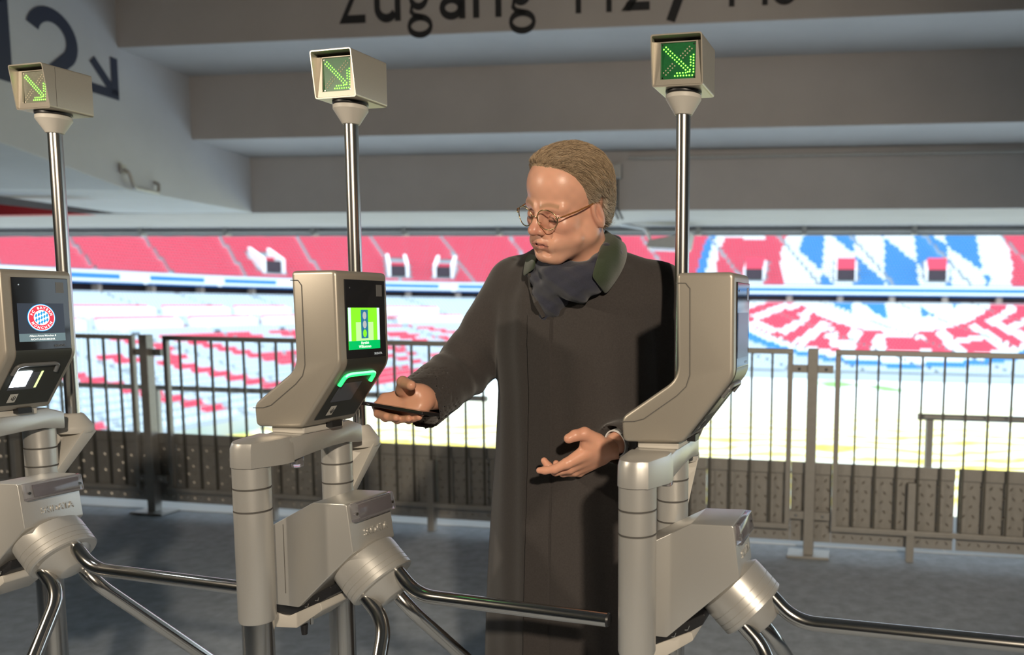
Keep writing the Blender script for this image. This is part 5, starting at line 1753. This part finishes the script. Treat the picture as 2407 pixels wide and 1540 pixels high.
comb /= np.linalg.norm(comb, axis=1, keepdims=True)
LEN = rs.uniform(0.016, 0.034, NS)
NSG = 5
pts_ = [pos - nn * 0.001]
dcur = comb.copy()
for k_ in range(NSG - 1):
    p = pts_[-1] + dcur * (LEN / (NSG - 1))[:, None]
    dist = hair_sdf(p[:, 0], p[:, 1], p[:, 2])
    lift = 0.0010 + 0.0045 * (k_ + 1) / NSG * rs.random(NS)
    p = p - nn * np.clip(dist - lift, -0.004, 0.004)[:, None]
    dcur = p - pts_[-1]; dcur /= np.linalg.norm(dcur, axis=1, keepdims=True)
    pts_.append(p)
wdt = 0.00055
sv = []; 
for k_ in range(NSG):
    wv = np.cross(dcur, nn); wv /= np.maximum(np.linalg.norm(wv, axis=1, keepdims=True), 1e-9)
    tw = wdt * (1 - 0.75 * k_ / (NSG - 1))
    sv += [pts_[k_] + wv * tw, pts_[k_] + nn * tw, pts_[k_] - wv * tw]
SVv = np.stack(sv, 1).reshape(-1, 3)
fq = []
for k_ in range(NSG - 1):
    for c_ in range(3):
        c2 = (c_ + 1) % 3
        fq.append((k_ * 3 + c_, k_ * 3 + c2, (k_ + 1) * 3 + c2, (k_ + 1) * 3 + c_))
SFf = (np.array(fq)[None] + (np.arange(NS) * NSG * 3)[:, None, None]).reshape(-1, 4)
grey = np.clip((0.075 - pos[:, 2]) / 0.09, 0, 1) * np.clip((np.abs(pos[:, 1]) - 0.03) / 0.03, 0, 1)
tone = rs.uniform(0.6, 1.5, NS)[:, None]
sc_ = (np.array((0.40, 0.29, 0.185)) * (1 - grey[:, None]) + np.array((0.44, 0.39, 0.33)) * grey[:, None]) * tone
hme = np_mesh('hair', np.concatenate([h2w(AV), h2w(SVv)]), np.concatenate([AF, SFf + len(AV)]), np.concatenate([AC, np.repeat(sc_, NSG * 3, axis=0)]))
m = mat('hair', (0.3, 0.23, 0.16), 0.5, spec=0.35)
_at = m.node_tree.nodes.new('ShaderNodeVertexColor'); _at.layer_name = 'Col'
m.node_tree.links.new(_at.outputs['Color'], m.node_tree.nodes['Principled BSDF'].inputs['Base Color'])
part('hair', hme, 'hair')

# ---- glasses
mat('gold_metal', (0.55, 0.42, 0.24), 0.25, 1.0)
mat('tortoise', (0.24, 0.10, 0.03), 0.25, noise=(220, 0.6, 3))
m = mat('eyeglass', (0.02, 0.02, 0.02), 0.02, alpha=0.05)
gl = None
rim_n = 36
def rim(sgn):
    out = []
    for k in range(rim_n):
        a = 2 * math.pi * k / rim_n
        r = 0.0225 * (1 + 0.04 * math.cos(a * 2)) * (1 - 0.03 * math.sin(a))
        y_ = 0.0325 + r * 1.06 * math.cos(a); z_ = -0.0050 + r * 0.98 * math.sin(a)
        x_ = 0.1035 - 0.0042 * ((y_ - 0.012) / 0.03) ** 2 - 0.06 * (0.012 - z_) * 0.35
        out.append((x_, sgn * y_, z_))
    return out
fm = MB()
for sg in (1, -1):
    rr = [Vector(p) for p in h2w(rim(sg))]
    fm.tube(rr + [rr[0], rr[1]], 0.00125, 6, cap=False)
    fm.tube([Vector(p) for p in h2w([(0.0975, sg * 0.056, -0.001), (0.0935, sg * 0.0625, 0.0015), (0.088, sg * 0.0665, 0.0025)])], 0.0014, 6)
    fm.tube([Vector(p) for p in h2w([(0.100, sg * 0.0105, -0.014), (0.094, sg * 0.0090, -0.017)])], 0.0008, 5)
fm.tube([Vector(p) for p in h2w([(0.1030, 0.0095, -0.004), (0.1080, 0.004, 0.0005), (0.1080, -0.004, 0.0005), (0.1030, -0.0095, -0.004)])], 0.0012, 6)
GL = part('glasses', fm.mesh('glasses'), 'gold_metal')
for p in GL.data.polygons: p.use_smooth = True
for sg in (1, -1):
    t_ = MB().tube([Vector(p) for p in h2w([(0.088, sg * 0.0665, 0.0025), (0.050, sg * 0.0745, 0.008), (0.0, sg * 0.0810, 0.017), (-0.016, sg * 0.0800, 0.014)])], 0.0017, 6)
    part('temple', t_.mesh('temple'), 'tortoise', GL)
    lens = MB().add([tuple(p) for p in h2w(rim(sg))], [tuple(range(rim_n))])
    lo_ = part('lens', lens.mesh('lens'), 'eyeglass', GL)
    sd_ = lo_.modifiers.new('thickness', 'SOLIDIFY'); sd_.thickness = 0.0012
# shirt cuff at the left wrist
axL = (cuL - elL) / np.linalg.norm(cuL - elL)
c0, c1 = cuL - axL * 0.03, cuL + axL * 0.004
sc2 = MB().tube([tuple(c0), tuple(c1)], [0.034, 0.033], 28, cap=False)
cf = part('shirt_cuff', sc2.mesh('shirt_cuff'), 'white_paint')
sd_ = cf.modifiers.new('thickness', 'SOLIDIFY'); sd_.thickness = 0.003

# trousers and shoes, below the frame
def trouser_sdf(X, Y, Z):
    d = None
    for sx in (-0.10, 0.09):
        c = TC + TA * sx
        q = np.minimum(cap(X, Y, Z, (c[0], c[1], 0.80), (c[0], c[1], 0.48), .098, .078), cap(X, Y, Z, (c[0], c[1], 0.48), (c[0], c[1] + 0.02, 0.10), .078, .068))
        d = q if d is None else np.minimum(d, q)
    return np.maximum(d, 0.05 - Z)
TV, TF = surfnet(trouser_sdf, (-0.60, 1.93, 0.03), (0.0, 2.27, 0.92), 0.012)
part('trousers', np_mesh('trousers', TV, TF), 'coat_cloth')
for sx in (-0.10, 0.09):
    c = TC + TA * sx
    V, F = surfnet(lambda X, Y, Z: np.maximum(smin(cap(X, Y, Z, (c[0], c[1] + 0.03, 0.05), (c[0] - 0.035, c[1] - 0.17, 0.035), .05, .042), ell(X, Y, Z, (c[0], c[1] + 0.02, 0.08), (0.05, 0.06, 0.05)), 0.03), -Z),
                   (c[0] - 0.12, c[1] - 0.25, -0.01), (c[0] + 0.08, c[1] + 0.12, 0.15), 0.007)
    part('shoe', np_mesh('shoe', V, F), 'black_plastic')

# ---- the phone in the right hand
mat('phone_black', (0.015, 0.015, 0.017), 0.18, spec=0.6)
mat('phone_side', (0.05, 0.045, 0.045), 0.35, 0.6)
pA, pB = Vector(wpt(847, 947, 1.850)), Vector(wpt(993, 972, 1.800))
pd_ = (pB - pA).normalized()
vw = Vector(cam_ray(920, 958)).normalized()
wv_ = (vw - pd_ * vw.dot(pd_)).normalized()
wv_ = (wv_ + Vector((0, 0, 0.05))).normalized(); wv_ = (wv_ - pd_ * wv_.dot(pd_)).normalized()
up_ = wv_.cross(pd_)
if up_.z < 0: up_ = -up_
Lp = (pB - pA).length
PH = empty('smartphone', tuple((pA + pB) / 2), 0, 'black smartphone held flat, edge on, under the middle reader', 'phone')
def pbox(a0, a1, b0, b1, c0, c1):
    mb = MB()
    mb.obox(pd_ * ((a0 + a1) / 2) + wv_ * ((b0 + b1) / 2) + up_ * ((c0 + c1) / 2), pd_ * (a1 - a0) / 2, wv_ * (b1 - b0) / 2, up_ * (c1 - c0) / 2)
    return mb
pbox(-Lp / 2, Lp / 2, 0, 0.068, -0.0040, 0.0036).obj('case', 'phone_side', PH, bevel=0.0028, bseg=3, smooth=50)
pbox(-Lp / 2 + 0.003, Lp / 2 - 0.003, 0.003, 0.065, 0.0034, 0.0040).obj('screen', 'phone_black', PH)
for q in (0.018, 0.0225):
    pbox(-Lp / 2 + q, -Lp / 2 + q + 0.0014, -0.0004, 0.001, -0.0007, 0.0007).obj('port_hole', 'white_paint', PH)
pbox(-Lp / 2 + 0.034, -Lp / 2 + 0.040, -0.0006, 0.001, -0.0006, 0.0006).obj('side_key', 'gold_metal', PH)
